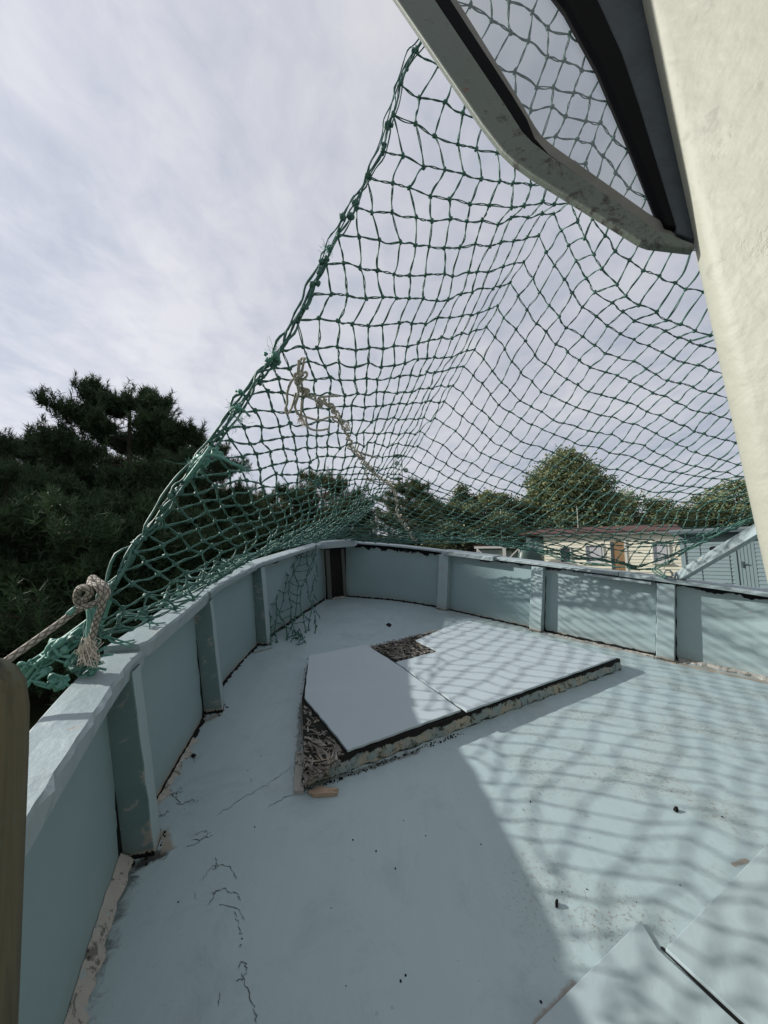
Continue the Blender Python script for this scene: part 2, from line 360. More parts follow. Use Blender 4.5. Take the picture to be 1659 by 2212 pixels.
M['net'] = net_mat('green_twine', (.036, .108, .090), (.072, .168, .136)); M['fray'] = net_mat('frayed_green', (.085, .23, .185), (.135, .31, .255))
def rope_mat(name, col, dark, scale):
    m, nt, b = mat(name, .8, .2); g = G(nt); u, v = g.uv()
    a = g.math('FRACT', g.math('ADD', g.math('MULTIPLY', u, 4), g.math('MULTIPLY', v, scale))); c_ = g.math('FRACT', g.math('SUBTRACT', g.math('MULTIPLY', u, 4), g.math('MULTIPLY', v, scale)))
    w = g.math('MINIMUM', g.step(a, .0, .22), g.step(c_, .0, .22)); w2 = g.math('MINIMUM', g.step(a, 1.0, .8), g.step(c_, 1.0, .8)); w = g.math('MINIMUM', w, w2)
    c = g.mix(w, dark, g.mix(g.noise(25, 4), tuple(x * .8 for x in col), col)); nt.links.new(c, b.inputs['Base Color']); g.bump(b, w, .8, .004); return m
M['rope'] = rope_mat('braided_rope', (.40, .37, .32), (.09, .075, .06), 30)
M['lace'] = rope_mat('pale_lacing_cord', (.62, .59, .51), (.34, .32, .27), 60)
M['fibre'] = plain('white_fibre', (.55, .50, .43), .8, .2, 30, .2)
def oldwood_mat():
    m, nt, b = mat('weathered_post', .7, .3); g = G(nt); v = g.map((1, 1, .07)); n = g.noise(22, 6, .7, .5, v); X = g.xyz()
    c = g.mix(g.step(n, .38, .62), (.028, .03, .025), (.115, .11, .085)); 
    side = g.step(g.math('ADD', X[0], g.math('ADD', g.math('MULTIPLY', n, .035), g.math('MULTIPLY', X[2], -.035))), .030, .045); c = g.mix(g.math('MULTIPLY', side, g.step(n, .25, .6, .35, .9)), c, (.125, .105, .055))
    c = g.mix(g.step(g.noise(9, 5, .7, .4), .58, .64), c, (.10, .105, .07)); nt.links.new(c, b.inputs['Base Color']); g.bump(b, n, .6, .006); return m
M['oldwood'] = oldwood_mat()
def leafmat(name, a, b_, tr=.25):
    m, nt, b = mat(name, .6, .25); g = G(nt); n = g.noise(1.6, 4, .6); n2 = g.noise(37, 2)
    c = g.mix(g.step(g.math('ADD', g.math('MULTIPLY', n, .6), g.math('MULTIPLY', n2, .5)), .35, .75), a, b_)
    nt.links.new(c, b.inputs['Base Color'])
    t = nt.nodes.new("ShaderNodeBsdfTranslucent"); nt.links.new(c, t.inputs[0]); mx = nt.nodes.new("ShaderNodeMixShader"); mx.inputs[0].default_value = tr
    nt.links.new(b.outputs[0], mx.inputs[1]); nt.links.new(t.outputs[0], mx.inputs[2]); nt.links.new(mx.outputs[0], nt.nodes["Material Output"].inputs[0]); return m
M['pine'] = leafmat('pine_needles', (.022, .045, .026), (.065, .105, .042), .15)
M['pine2'] = leafmat('pine_needles_olive', (.05, .07, .03), (.12, .14, .06), .2)
M['leaf'] = leafmat('broad_leaves', (.125, .155, .075), (.225, .25, .13), .3)
M['leaf_dark'] = leafmat('dark_leaves', (.07, .095, .048), (.14, .17, .085), .25)
M['bark'] = plain('bark', (.09, .07, .055), .9, .4, 10, .9, .1, 25)
M['grass'] = leafmat('grass_ground', (.035, .05, .02), (.075, .085, .035), .0)

# ------------------------------------------------------------------ ground
def sstep(a, b, x):
    t = np.clip((x - a) / (b - a), 0, 1); return t * t * (3 - 2 * t)
def ground_z(x, y): return 1.75 * sstep(5, 13, x) * sstep(2, 9, y) + 1.3 * sstep(11, 20, y) * (1 - sstep(5, 13, x))
def ground():
    xs = np.concatenate([np.linspace(-900, -60, 12), np.linspace(-50, 60, 90), np.linspace(70, 900, 12)])
    ys = np.concatenate([np.linspace(-300, -30, 8), np.linspace(-25, 70, 80), np.linspace(80, 1500, 12)])
    X, Y = np.meshgrid(xs, ys); Z = ground_z(X, Y) + .06 * np.sin(X * .9) * np.cos(Y * .7)
    v = np.stack([X, Y, Z], -1).reshape(-1, 3); nx = len(xs); i, j = np.meshgrid(np.arange(len(ys) - 1), np.arange(nx - 1), indexing='ij')
    a = (i * nx + j).ravel(); f = np.stack([a, a + 1, a + nx + 1, a + nx], -1)
    tag(npmesh('ground', v, f, M['grass'], None, True), None, None, None, 'structure')
ground()

# ------------------------------------------------------------------ the boat
boat = empty('fishing_boat', 'pale blue painted wooden fishing boat with cream wheelhouse and worn foredeck', 'boat', mat=BOAT_M)
FWD = Vector((-.454, .891, 0)); AFT = -FWD; STB = Vector((.891, .454, 0)); UP = Vector((0, 0, 1))
BOW = Vector((-.88, 6.58, 0))
Lbase = [D(705, 1291), D(584, 1374), D(548, 1402), D(468, 1493), D(428, 1570), D(333, 1735), D(262, 1868), D(150, 2212), Vector((-.66, .5, 0)), Vector((-.25, -.32, 0)), Vector((.25, -1.3, 0)), Vector((1.0, -2.6, 0))]
Rbase = [D(742, 1288), D(850, 1297), D(950, 1313), D(1000, 1324), D(1200, 1369), D(1420, 1416), D(1659, 1467), Vector((4.15, 2.2, 0)), Vector((4.6, 1.2, 0)), Vector((5.1, .1, 0)), Vector((5.6, -1.0, 0))]
CL = Curve(catmull(Lbase, 12)); CR = Curve(catmull(Rbase, 12))
def aft(p): return (Vector(p) - BOW).dot(AFT)
HL = [(0, .985), (2.0, .925), (3.2, .89), (4.2, .865), (4.9, .85), (8, .80)]; HR = [(0, .985), (1.5, .90), (3, .86), (4.1, .82), (5.0, .77), (9, .66)]
def interp(t, x):
    for (a, b), (c, d) in zip(t, t[1:]):
        if x <= c: return b + (d - b) * max(0, (x - a)) / (c - a)
    return t[-1][1]
def FL(cv, side, l): return interp([(0, .06), (1.9, .07), (3.0, .08), (5, .08), (9, .08)], aft(cv.at(l))) if side < 0 else .07   # outward lean of the bulwark at its top
def frame(cv, side, l):             # point on the inner panel base, tangent, inward normal, bulwark height there
    p = cv.at(l); t = (cv.at(l + .08) - cv.at(l - .08)); t.z = 0; t.normalize()
    n = Vector((-t.y, t.x, 0))
    if side < 0: n = n              # left curve runs aft: inward is to its left
    else: n = -n
    return p, t, n, interp(HL if side < 0 else HR, aft(p))
def on(cv, side, l, inw, z):        # inw: metres inboard of the (flared) inner face
    p, t, n, H = frame(cv, side, l); return p + n * (inw - FL(cv, side, l) * z / H) + UP * z
def bulwark(cv, side, mats, name, split):
    mb = MB(); st = .06; n = int(cv.len / st)
    def prof(l, k):
        H = frame(cv, side, l)[3] - .05
        return on(cv, side, l, 0, -.01 + (H + .01) * k)
    for i in range(n):
        a, b = i * st, (i + 1) * st
        mb.m = 0 if a < split else (1 if len(mats) > 1 else 0)
        for k in range(8):
            k0, k1 = k / 8, (k + 1) / 8
            q = [prof(a, k0), prof(b, k0), prof(b, k1), prof(a, k1)]; uvs = [(a, k0), (b, k0), (b, k1), (a, k1)]
            if side < 0: q = q[::-1]; uvs = uvs[::-1]
            mb.face(q, uvs)
        # outer skin carried down to form the hull
        def outp(l, z):
            p, t, nn, H = frame(cv, side, l); g = max(0, -z) / 1.45; w = (p - BOW).dot(STB)
            return p - nn * (.075 + FL(cv, side, l) * max(z, 0) / H) + UP * z - STB * w * .75 * g ** 1.6 + AFT * .5 * g * max(0, 1 - aft(p) / 4)
        zs = [frame(cv, side, a)[3] - .05, .3, 0, -.3, -.6, -.9, -1.2, -1.45]
        mb.m = 0
        for z0, z1 in zip(zs, zs[1:]):
            z0b = frame(cv, side, b)[3] - .05 if z0 > .35 else z0
            q = [outp(a, z0), outp(b, z0b), outp(b, z1), outp(a, z1)]
            if side < 0: q = q[::-1]
            mb.face(q[::-1], [(a, .5), (b, .5), (b, .5), (a, .5)])
    return mb.build(name, mats, boat, smooth=True)
splitR = CR.near(D(1190, 1368)) - .1
bulwark(CL, -1, [M['panel']], 'bulwark', 99); bulwark(CR, 1, [M['panel'], M['panel_worn']], 'bulwark', splitR)

def deck():
    mb = MB(); poly = []
    st = .1
    Lp = [on(CL, -1, i * st, -.04, 0) for i in range(int(CL.len / st))]; Rp = [on(CR, 1, i * st, -.04, 0) for i in range(int(CR.len / st))]
    n = max(len(Lp), len(Rp)); K = 24
    def s(c, i): return c[min(len(c) - 1, int(i * len(c) / n))]
    for p in Lp + Rp: p.z = 0
    mbv = []
    rows = []
    for i in range(n):
        a, b = s(Lp, i), s(Rp, i); rows.append([mb.vert(a.lerp(b, k / K)) for k in range(K + 1)])
    for r0, r1 in zip(rows, rows[1:]):
        for k in range(K): mb.faces([r0[k], r1[k], r1[k + 1], r0[k + 1]])
    return mb.build('deck', M['deck'], boat)
deck_o = deck()

def cap(cv, side, l0, l1, w_in=.11, w_out=.10, th=.055, dz=0.0, skew=0.0, rough_end=0, name='cap_rail', m=None, wob=.004):
    mb = MB(); st = .05; n = max(2, int((l1 - l0) / st)); rings = []
    for i in range(n + 1):
        l = l0 + (l1 - l0) * i / n; j = lambda: random.uniform(-wob, wob)
        H = frame(cv, side, l)[3] + dz; wi = w_in
        if rough_end and i in (0, n): wi = w_in * random.uniform(.6, 1)
        ring = []
        for (a, z) in ((wi, H - th), (wi + j(), H - .012), (wi - .012, H + j() * .5), (0, H + j() * .4), (-w_out + .012, H), (-w_out, H - .012), (-w_out, H - th)):
            p, t, nn, HH = frame(cv, side, l)
            ring.append(mb.vert(p + nn * (a - FL(cv, side, l)) + UP * z + t * skew * (a - w_in)))
        rings.append(ring)
    k = len(rings[0])
    for r0, r1 in zip(rings, rings[1:]):
        for q in range(k):
            f = [r0[q], r0[(q + 1) % k], r1[(q + 1) % k], r1[q]]
            mb.faces(f if side > 0 else f[::-1])
    mb.faces(rings[0][::-1] if side > 0 else rings[0]); mb.faces(rings[-1] if side > 0 else rings[-1][::-1])
    return mb.build(name, m or M['cap'], boat)
# pixel -> arc length on each side
lL = lambda x, y: CL.near(D(x, y)); lR = lambda x, y: CR.near(D(x, y))
L_P1 = CL.near(Vector((-1.41, 4.22, 0))); L_P2 = CL.near(Vector((-1.36, 2.80, 0))); L_P3 = CL.near(Vector((-1.12, 1.63, 0)))
R_P1 = CR.near(D(962, 1314)); R_P2 = CR.near(D(1172, 1362)); R_P3 = CR.near(D(1434, 1419)); R_P4 = CR.near(Vector((3.95, 2.55, 0)))
# left rail: planks butted end to end, the near ones a little higher
cap(CL, -1, .30, L_P1 + .15, th=.045, wob=.005); cap(CL, -1, L_P1 + .16, L_P2 - .05, th=.05, dz=-.004, wob=.006)
cap(CL, -1, L_P2 - .045, L_P3 - .12, w_in=.105, w_out=.07, th=.07, dz=.008, wob=.007, rough_end=1); cap(CL, -1, L_P3 - .112, CL.len - .3, w_in=.105, w_out=.06, th=.065, dz=-.022, wob=.009)
# right rail
cap(CR, 1, .12, R_P1 - .02, w_in=.09, th=.03); cap(CR, 1, R_P1 - .01, R_P1 + .86, w_in=.15, th=.06, dz=.012, wob=.008, rough_end=1)
cap(CR, 1, R_P1 + .87, R_P3 - .42, w_in=.10, th=.035); cap(CR, 1, R_P3 - .41, CR.len - .3, w_in=.11, th=.04, dz=.004, wob=.005)
cap(CR, 1, R_P3 - .75, R_P3 - .12, w_in=.135, w_out=-.10, th=.022, dz=-.055, name='loose_batten')

def stanchion(cv, side, l, wid, dep, tilt=0.0):
    p, t, n, H = frame(cv, side, l); mb = MB(); H -= .055; st = 10; rings = []
    for i in range(st + 1):
        z = H * i / st; k = z / H; c = p - n * FL(cv, side, l) * k + UP * z; j = lambda: random.uniform(-.002, .002)
        d = dep * (1 - .06 * k)
        rings.append([mb.vert(c + t * (-wid / 2 + j()) - n * .0), mb.vert(c + t * (wid / 2 + j())), mb.vert(c + t * (wid / 2 + j()) + n * (d + j())), mb.vert(c + t * (-wid / 2 + j()) + n * (d + j()))])
    for i, (a, b) in enumerate(zip(rings, rings[1:])):
        for q in range(4):
            k0, k1 = i / st, (i + 1) / st
            f = [a[q], a[(q + 1) % 4], b[(q + 1) % 4], b[q]]; uv = [(0, k0), (.2, k0), (.2, k1), (0, k1)]
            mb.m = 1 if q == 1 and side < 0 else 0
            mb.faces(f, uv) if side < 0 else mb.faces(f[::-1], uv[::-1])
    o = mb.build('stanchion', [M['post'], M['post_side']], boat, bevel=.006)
    # open rotten joint between post and panel
    for s in (-1, 1):
        prev = None; g = MB()
        for i in range(15):
            z = H * (.0 + i / 14); c = p - n * FL(cv, side, l) * (z / H) + UP * z; w = (.004 + .010 * abs(math.sin(i * 2.3 + l * 7)) ** 2 * (1.6 - z / H) + .014 * max(0, .14 - z) / .14) * (2.3 if side < 0 and s > 0 else .8)
            a = c + t * s * (wid / 2 - .002) + n * .0035; b = c + t * s * (wid / 2 + w) + n * .0035
            if prev: g.face([prev[0], prev[1], b, a]); g.face([prev[1] - n * .005, prev[0] - n * .005, a - n * .005, b - n * .005])
            prev = (a, b)
        g.build('rotten_joint', M['gap'], o)
    g = MB()
    # dirt heaped round the foot
    if side < 0:                    # black gap under the aft face
        for k in range(9):
            c = p + t * (wid / 2 + .003) + n * dep * (k / 9); g.face([c, c + n * dep / 9, c + n * dep / 9 + UP * random.uniform(.012, .03), c + UP * random.uniform(.012, .03)])
    for s in range(20):
        a = random.uniform(-.7, .7); q = p + t * (a * wid) + n * random.uniform(.0, dep + .03) + UP * .002
        if abs(a) < .5 and (q - p).dot(n) < dep: q += t * (wid * .6 if a > 0 else -wid * .6)
        g.blob(q, random.uniform(.002, .006), .4, 4)
    tag(g.build('foot_dirt', M['gap'], o), kind='stuff')
    return o
for l, w, d in ((L_P1, .10, .125), (L_P2, .10, .13), (L_P3, .095, .125)): stanchion(CL, -1, l, w, d)
stanchion(CL, -1, CL.near(Vector((-.70, .55, 0))), .1, .12)
for l, w, d in ((R_P1, .17, .10), (R_P2, .15, .10), (R_P3, .15, .105), (R_P4, .15, .10)): stanchion(CR, 1, l, w, d)

# stem post in the bow, rotten black between two side battens, with its own cap plank
def stem():
    a = D(703, 1293); b = D(745, 1288); t = (b - a).normalized(); n = Vector((t.y, -t.x, 0)); w = (b - a).length; H = .93
    mb = MB(); mb.box(a + t * w / 2 + n * .03 + UP * H / 2, w * .96, .07, H, (t, n, UP)); o = mb.build('stem_post', M['rot'], boat)
    for k, ww in ((.13, .075), (.90, .06)):
        s = MB(); c = a + t * w * k + n * .085
        s.hexa([c - t * ww / 2 - n * .025, c + t * ww / 2 - n * .025, c + t * ww / 2 + n * .025, c - t * ww / 2 + n * .025],
               [p + UP * (H - .07) - t * .05 for p in (c - t * ww / 2 - n * .025, c + t * ww / 2 - n * .025, c + t * ww / 2 + n * .02, c - t * ww / 2 + n * .02)])
        s.build('side_batten', M['panel'], o, bevel=.004)
    r = MB()
    for i in range(60):
        c = a + t * w * random.uniform(.22, .82) + n * random.uniform(.066, .08) + UP * (random.random() ** 1.7 * .42)
        r.box(c, random.uniform(.01, .03), .008, random.uniform(.02, .09), (t, n, UP))
    tag(r.build('rotten_flakes', M['rot'], o), kind='stuff')
    e = MB()
    for i in range(22): e.blob(a + t * w * random.uniform(.25, .95) + n * random.uniform(.09, .16) + UP * .01, random.uniform(.01, .028), .35, 4)
    tag(e.build('crumbled_filler', M['filler'], o), kind='stuff')
    c = MB(); p0 = P(686, 1176, 6.35); p1 = P(768, 1170, 6.3); d = (p1 - p0); d.z = 0; d.normalize(); m2 = Vector((d.y, -d.x, 0))
    c.hexa([p0 - UP * .08 - m2 * .25, p0 - UP * .08 + m2 * .07, p1 - UP * .075 + m2 * .07, p1 - UP * .075 - m2 * .3][::-1], [p0 + UP * .04 - m2 * .25, p0 + UP * .035 + m2 * .05, p1 + UP * .035 + m2 * .05, p1 + UP * .045 - m2 * .3][::-1])
    c.build('stem_cap', M['cap'], boat, bevel=.006)
stem()

# filler strips and tar seam where the bulwark meets the deck
def seam(cv, side, l0, l1, w, h, m, name, jag=.4, off=0.0):
    mb = MB(); st = .03; n = int((l1 - l0) / st); prev = None
    for i in range(n + 1):
        l = l0 + (l1 - l0) * i / n; k = 1 + random.uniform(-jag, jag); q = 1 + random.uniform(-jag, jag) * .6
        a = on(cv, side, l, .002 + off, h * q); b = on(cv, side, l, w * .55 * k + off, h * .65 * q); c = on(cv, side, l, w * k + off, .0015)
        if prev:
            for x, y in ((0, 1), (1, 2)):
                f = [prev[x], prev[y], (a, b, c)[y], (a, b, c)[x]]; mb.face(f if side < 0 else f[::-1])
        prev = (a, b, c)
    return mb.build(name, m, boat)
seam(CL, -1, L_P3 + .06, CL.len - .6, .042, .045, M['filler'], 'filler_strip', .22); seam(CL, -1, L_P2 + .08, L_P3 - .08, .018, .012, M['gap'], 'open_seam', .8)
seam(CL, -1, L_P1 + .07, L_P2 - .07, .02, .012, M['gap'], 'open_seam', .8); seam(CL, -1, .1, L_P1 - .1, .03, .02, M['gap'], 'open_seam', .7)
seam(CR, 1, .05, R_P1 - .1, .025, .02, M['gap'], 'open_seam', .7); seam(CR, 1, R_P1 + .1, R_P2 - .08, .022, .016, M['gap'], 'open_seam', .7)
seam(CR, 1, R_P2 + .09, R_P3 - .1, .035, .02, M['gap'], 'open_seam', .6); seam(CR, 1, R_P3 + .1, R_P4 + .3, .07, .02, M['filler'], 'filler_strip', .4)
seam(CR, 1, R_P2 + .09, R_P3 - .1, .04, .006, M['filler'], 'filler_strip', .6, .03); seam(CL, -1, L_P2 + .35, L_P3 - .15, .03, .01, M['filler'], 'filler_strip', .9, .01)

def topgap(cv, side, l0, l1, drop):
    mb = MB(); st = .025; n = int((l1 - l0) / st); prev = None
    for i in range(n + 1):
        l = l0 + (l1 - l0) * i / n; H = frame(cv, side, l)[3]; d = drop * (.35 + .65 * abs(math.sin(i * .31 + l0 * 3)) * random.uniform(.15, 1.2)) * min(1, i / 4, (n - i) / 4 + .1)
        a = on(cv, side, l, .004, H - .03); b = on(cv, side, l, .004, H - .035 - d)
        if prev: mb.face([prev[1], prev[0], a, b])
        prev = (a, b)
    return mb.build('rotten_edge', M['gap'], boat)
topgap(CR, 1, .12, R_P1 - .10, .10); topgap(CR, 1, R_P3 + .12, R_P4 + .4, .075); topgap(CR, 1, R_P2 + .10, R_P3 - .75, .022); topgap(CR, 1, R_P1 + .6, R_P1 + .95, .04)

# ---- raised hatch
HZ = .115
def hatch():
    base_pts = [D(657, 1700), D(1339, 1447), D(1340, 1418, HZ), D(1114, 1363, HZ), D(1012, 1342, HZ), D(960, 1355, HZ), D(800, 1394, HZ), D(667, 1417, HZ), D(652, 1510, .09)]
    for p in base_pts: p.z = 0
    zt = HZ - .022
    h = MB(); cen = sum(base_pts, Vector()) / len(base_pts)
    n = len(base_pts)
    for i in range(n):
        a, b = base_pts[i], base_pts[(i + 1) % n]; seg = max(1, int((b - a).length / .06))
        for k in range(seg):
            p, q = a.lerp(b, k / seg), a.lerp(b, (k + 1) / seg); jj = lambda v: .012 * math.sin(v.x * 31 + v.y * 17) * math.sin(v.x * 11)
            o_ = Vector(((b - a).y, -(b - a).x, 0)).normalized()
            P0 = [p + o_ * (jj(p) + .008), p + o_ * jj(p) * 1.2 + UP * zt * .5, p - o_ * .006 + UP * zt]; Q0 = [q + o_ * (jj(q) + .008), q + o_ * jj(q) * 1.2 + UP * zt * .5, q - o_ * .006 + UP * zt]
            for s in (0, 1): h.face([P0[s], Q0[s], Q0[s + 1], P0[s + 1]], [(0, s / 2), (0, s / 2), (0, s / 2 + .5), (0, s / 2 + .5)])
    h.face([p + UP * zt for p in base_pts], [(0, .9)] * n)
    ho = h.build('hatch', M['coaming'], boat)
    def board(pix, z, th, name='hatch_board'):
        pts = []
        for (x0, y0), (x1, y1) in zip(pix, pix[1:] + pix[:1]):
            a, b = D(x0, y0, z), D(x1, y1, z); seg = max(1, int((b - a).length / .05)); nn = Vector((-(b - a).y, (b - a).x, 0)).normalized()
            for k in range(seg): pts.append(a.lerp(b, k / seg) + nn * (random.uniform(-.0035, .0035) if k else 0))
        m = MB(); m.prism([p - UP * th for p in pts][::-1], UP * th) if False else m.prism([p - UP * th for p in pts], UP * th)
        return m.build(name, M['board'], hatch_o := ho, bevel=.003)
    board([(667, 1416), (658, 1506), (751, 1620), (996, 1533), (851, 1430), (791, 1392)], HZ, .016)
    board([(855, 1430), (1008, 1535), (1332, 1420), (1114, 1363), (1014, 1341), (964, 1355), (898, 1383), (946, 1406)], HZ + .002, .016)
    # rotten core showing where the cover has gone
    def rotten(poly, z, count, name):
        pts = [D(x, y, z) for x, y in poly]; m = MB(); mn = Vector((min(p.x for p in pts), min(p.y for p in pts))); mx = Vector((max(p.x for p in pts), max(p.y for p in pts)))
        def inside(x, y):
            c = False
            for i in range(len(pts)):
                a, b = pts[i], pts[i - 1]
                if (a.y > y) != (b.y > y) and x < (b.x - a.x) * (y - a.y) / (b.y - a.y) + a.x: c = not c
            return c
        k = 0; tries = 0
        while k < count and tries < count * 20:
            tries += 1
            x = random.uniform(mn[0], mx[0]); y = random.uniform(mn[1], mx[1])
            if not inside(x, y): continue
            k += 1; ang = math.atan2(FWD.y, FWD.x) + random.gauss(0, .55) + (.8 if random.random() < .3 else 0); L = random.uniform(.03, .16); wd = random.uniform(.005, .020)
            t = Vector((math.cos(ang), math.sin(ang), random.gauss(0, .14))).normalized(); s = t.cross(UP).normalized(); s = (s + UP * random.gauss(0, .4)).normalized(); u = t.cross(s)
            while L > .02 and not (inside(x + t.x * L * .55, y + t.y * L * .55) and inside(x - t.x * L * .55, y - t.y * L * .55)): L *= .7
            c0 = Vector((x, y, z - random.uniform(.0, .022))); m.m = 0 if random.random() < .8 else 1
            a, b = c0 - t * L / 2, c0 + t * L / 2; th = random.uniform(.002, .006)
            m.hexa([a - s * wd / 2, a + s * wd / 2, b + s * wd * .2, b - s * wd * .3], [a - s * wd / 2 + u * th, a + s * wd / 2 + u * th, b + s * wd * .2 + u * th * .5, b - s * wd * .3 + u * th * .5])
        return tag(m.build(name, [M['splinter'], M['pale_splinter']], ho), kind='stuff')
    rotten([(655, 1515), (745, 1625), (700, 1668), (655, 1690)], .098, 420, 'rotten_core'); rotten([(795, 1393), (965, 1354), (902, 1384), (942, 1406), (855, 1427)], .105, 420, 'rotten_core')
    s = MB(); a, b = D(639, 1635), D(634, 1716); c, d = D(656, 1716), D(655, 1625)
    s.hexa([a, b, c, d], [p + UP * .022 for p in (a, b, c, d)]); s.build('edge_batten', M['filler'], ho, bevel=.003)
    s = MB()
    for (x0, y0), (x1, y1) in (((652, 1520), (656, 1690)), ((668, 1420), (653, 1515))):
        A, B = D(x0, y0), D(x1, y1)
        for k in range(40):
            q = A.lerp(B, random.random()) + Vector((random.uniform(-.03, .0), 0, .003)); s.blob(q, random.uniform(.0015, .004), .4, 4)
    A, B = D(660, 1706), D(1000, 1580)
    for k in range(150):
        q = A.lerp(B, random.random() ** 1.4) + Vector((random.uniform(-.01, .02), random.uniform(-.03, .0), .002)); s.blob(q, random.uniform(.002, .006), .4, 4)
    tag(s.build('crumbs', [M['gap']], ho), kind='stuff')
hatch()

# deck boards by the wheelhouse with the open dark joint between them
def dboard(pix, th, close):
    pts = [D(x, y, th) for x, y in pix] + close; m = MB(); pts = [Vector((p.x, p.y, .002)) for p in pts]
    m.prism(pts[::-1], UP * th) if False else m.prism(pts, UP * th)
    return m.build('deck_board', M['dboard'], boat, bevel=.003)
A0 = D(1352, 2019, .01); ax1 = (D(1159, 2209, .01) - A0).normalized(); ax2 = (D(1599, 2211, .01) - D(1429, 2053, .01)).normalized()
dboard([(1384, 1988), (1422, 2052), (1600, 2216)], .010, [D(1600, 2216, .01) + ax2 * .5, D(1600, 2216, .01) + ax2 * .5 + ax1 * .9, A0 + ax1 * .9])
B0 = D(1437, 2049, .012)
dboard([(1437, 2049), (1651, 1830)], .012, [D(1651, 1830, .012) - ax1 * 1.2, D(1651, 1830, .012) - ax1 * 1.2 + ax2 * 1.2, B0 + ax2 * 1.2])
g = MB(); a, b = D(1426, 2049), D(1612, 2222)
g.face([a - ax1 * .0 + UP * .0022, b + ax1 * .012 + UP * .0022, b + ax2 * .4 + ax1 * .012 + UP * .0022, b + ax2 * .4 - ax1 * .012 + UP * .0022, b - ax1 * .012 + UP * .0022, a - ax1 * .012 + UP * .0022]); g.build('open_joint', M['gap'], boat)
# cracks in the deck paint
def cracks():
    mb = MB()
    def crack(pix, w=.0025):
        pts = []
        for (x0, y0), (x1, y1) in zip(pix, pix[1:]):
            for k in range(7): t = k / 7; pts.append(D(x0 + (x1 - x0) * t + random.uniform(-3.5, 3.5), y0 + (y1 - y0) * t + random.uniform(-3.5, 3.5), .0015))
        pts.append(D(*pix[-1], .0015)); prev = None
        for i, p in enumerate(pts):
            t = (pts[min(i + 1, len(pts) - 1)] - pts[max(0, i - 1)]).normalized(); s = Vector((-t.y, t.x, 0)) * w * random.uniform(.25, 1.3) * (1 if 0 < i < len(pts) - 1 else .1)
            if prev: mb.face([prev[0], prev[1], p - s, p + s])
            prev = (p + s, p - s)
    crack([(352, 1690), (372, 1716), (390, 1735)], .002)
    for c in ([(405, 1830), (425, 1822), (452, 1800)], [(420, 1805), (440, 1795), (455, 1800)], [(432, 1905), (460, 1868), (500, 1870), (510, 1900)], [(455, 1930), (480, 1920), (512, 1932), (518, 1945)], [(450, 1955), (472, 1922)],
              [(505, 1970), (515, 2000), (522, 2020)], [(516, 2045), (524, 2040)], [(512, 2095), (520, 2075), (532, 2085), (528, 2110), (512, 2120)], [(465, 1850), (468, 1870), (460, 1880)], [(470, 1955), (510, 1960), (530, 1990)],
              [(380, 1708), (395, 1700)], [(470, 1760), (500, 1740), (560, 1705), (600, 1680), (636, 1655)], [(575, 1745), (610, 1725), (636, 1714)], [(412, 1648), (435, 1630)], [(520, 2100), (545, 2160), (555, 2210)], [(475, 2140), (470, 2175)], [(405, 1735), (430, 1730)]): crack(c, .0014)
    for x, y, q in ((400, 1735, 20), (380, 1716, 16), (440, 1812, 22), (352, 1762, 14)): crack([(x - q, y + 4), (x, y - 3), (x + q, y - 8)], .0022)
    return tag(mb.build('paint_crack', M['crack'], boat), kind='stuff')
cracks()

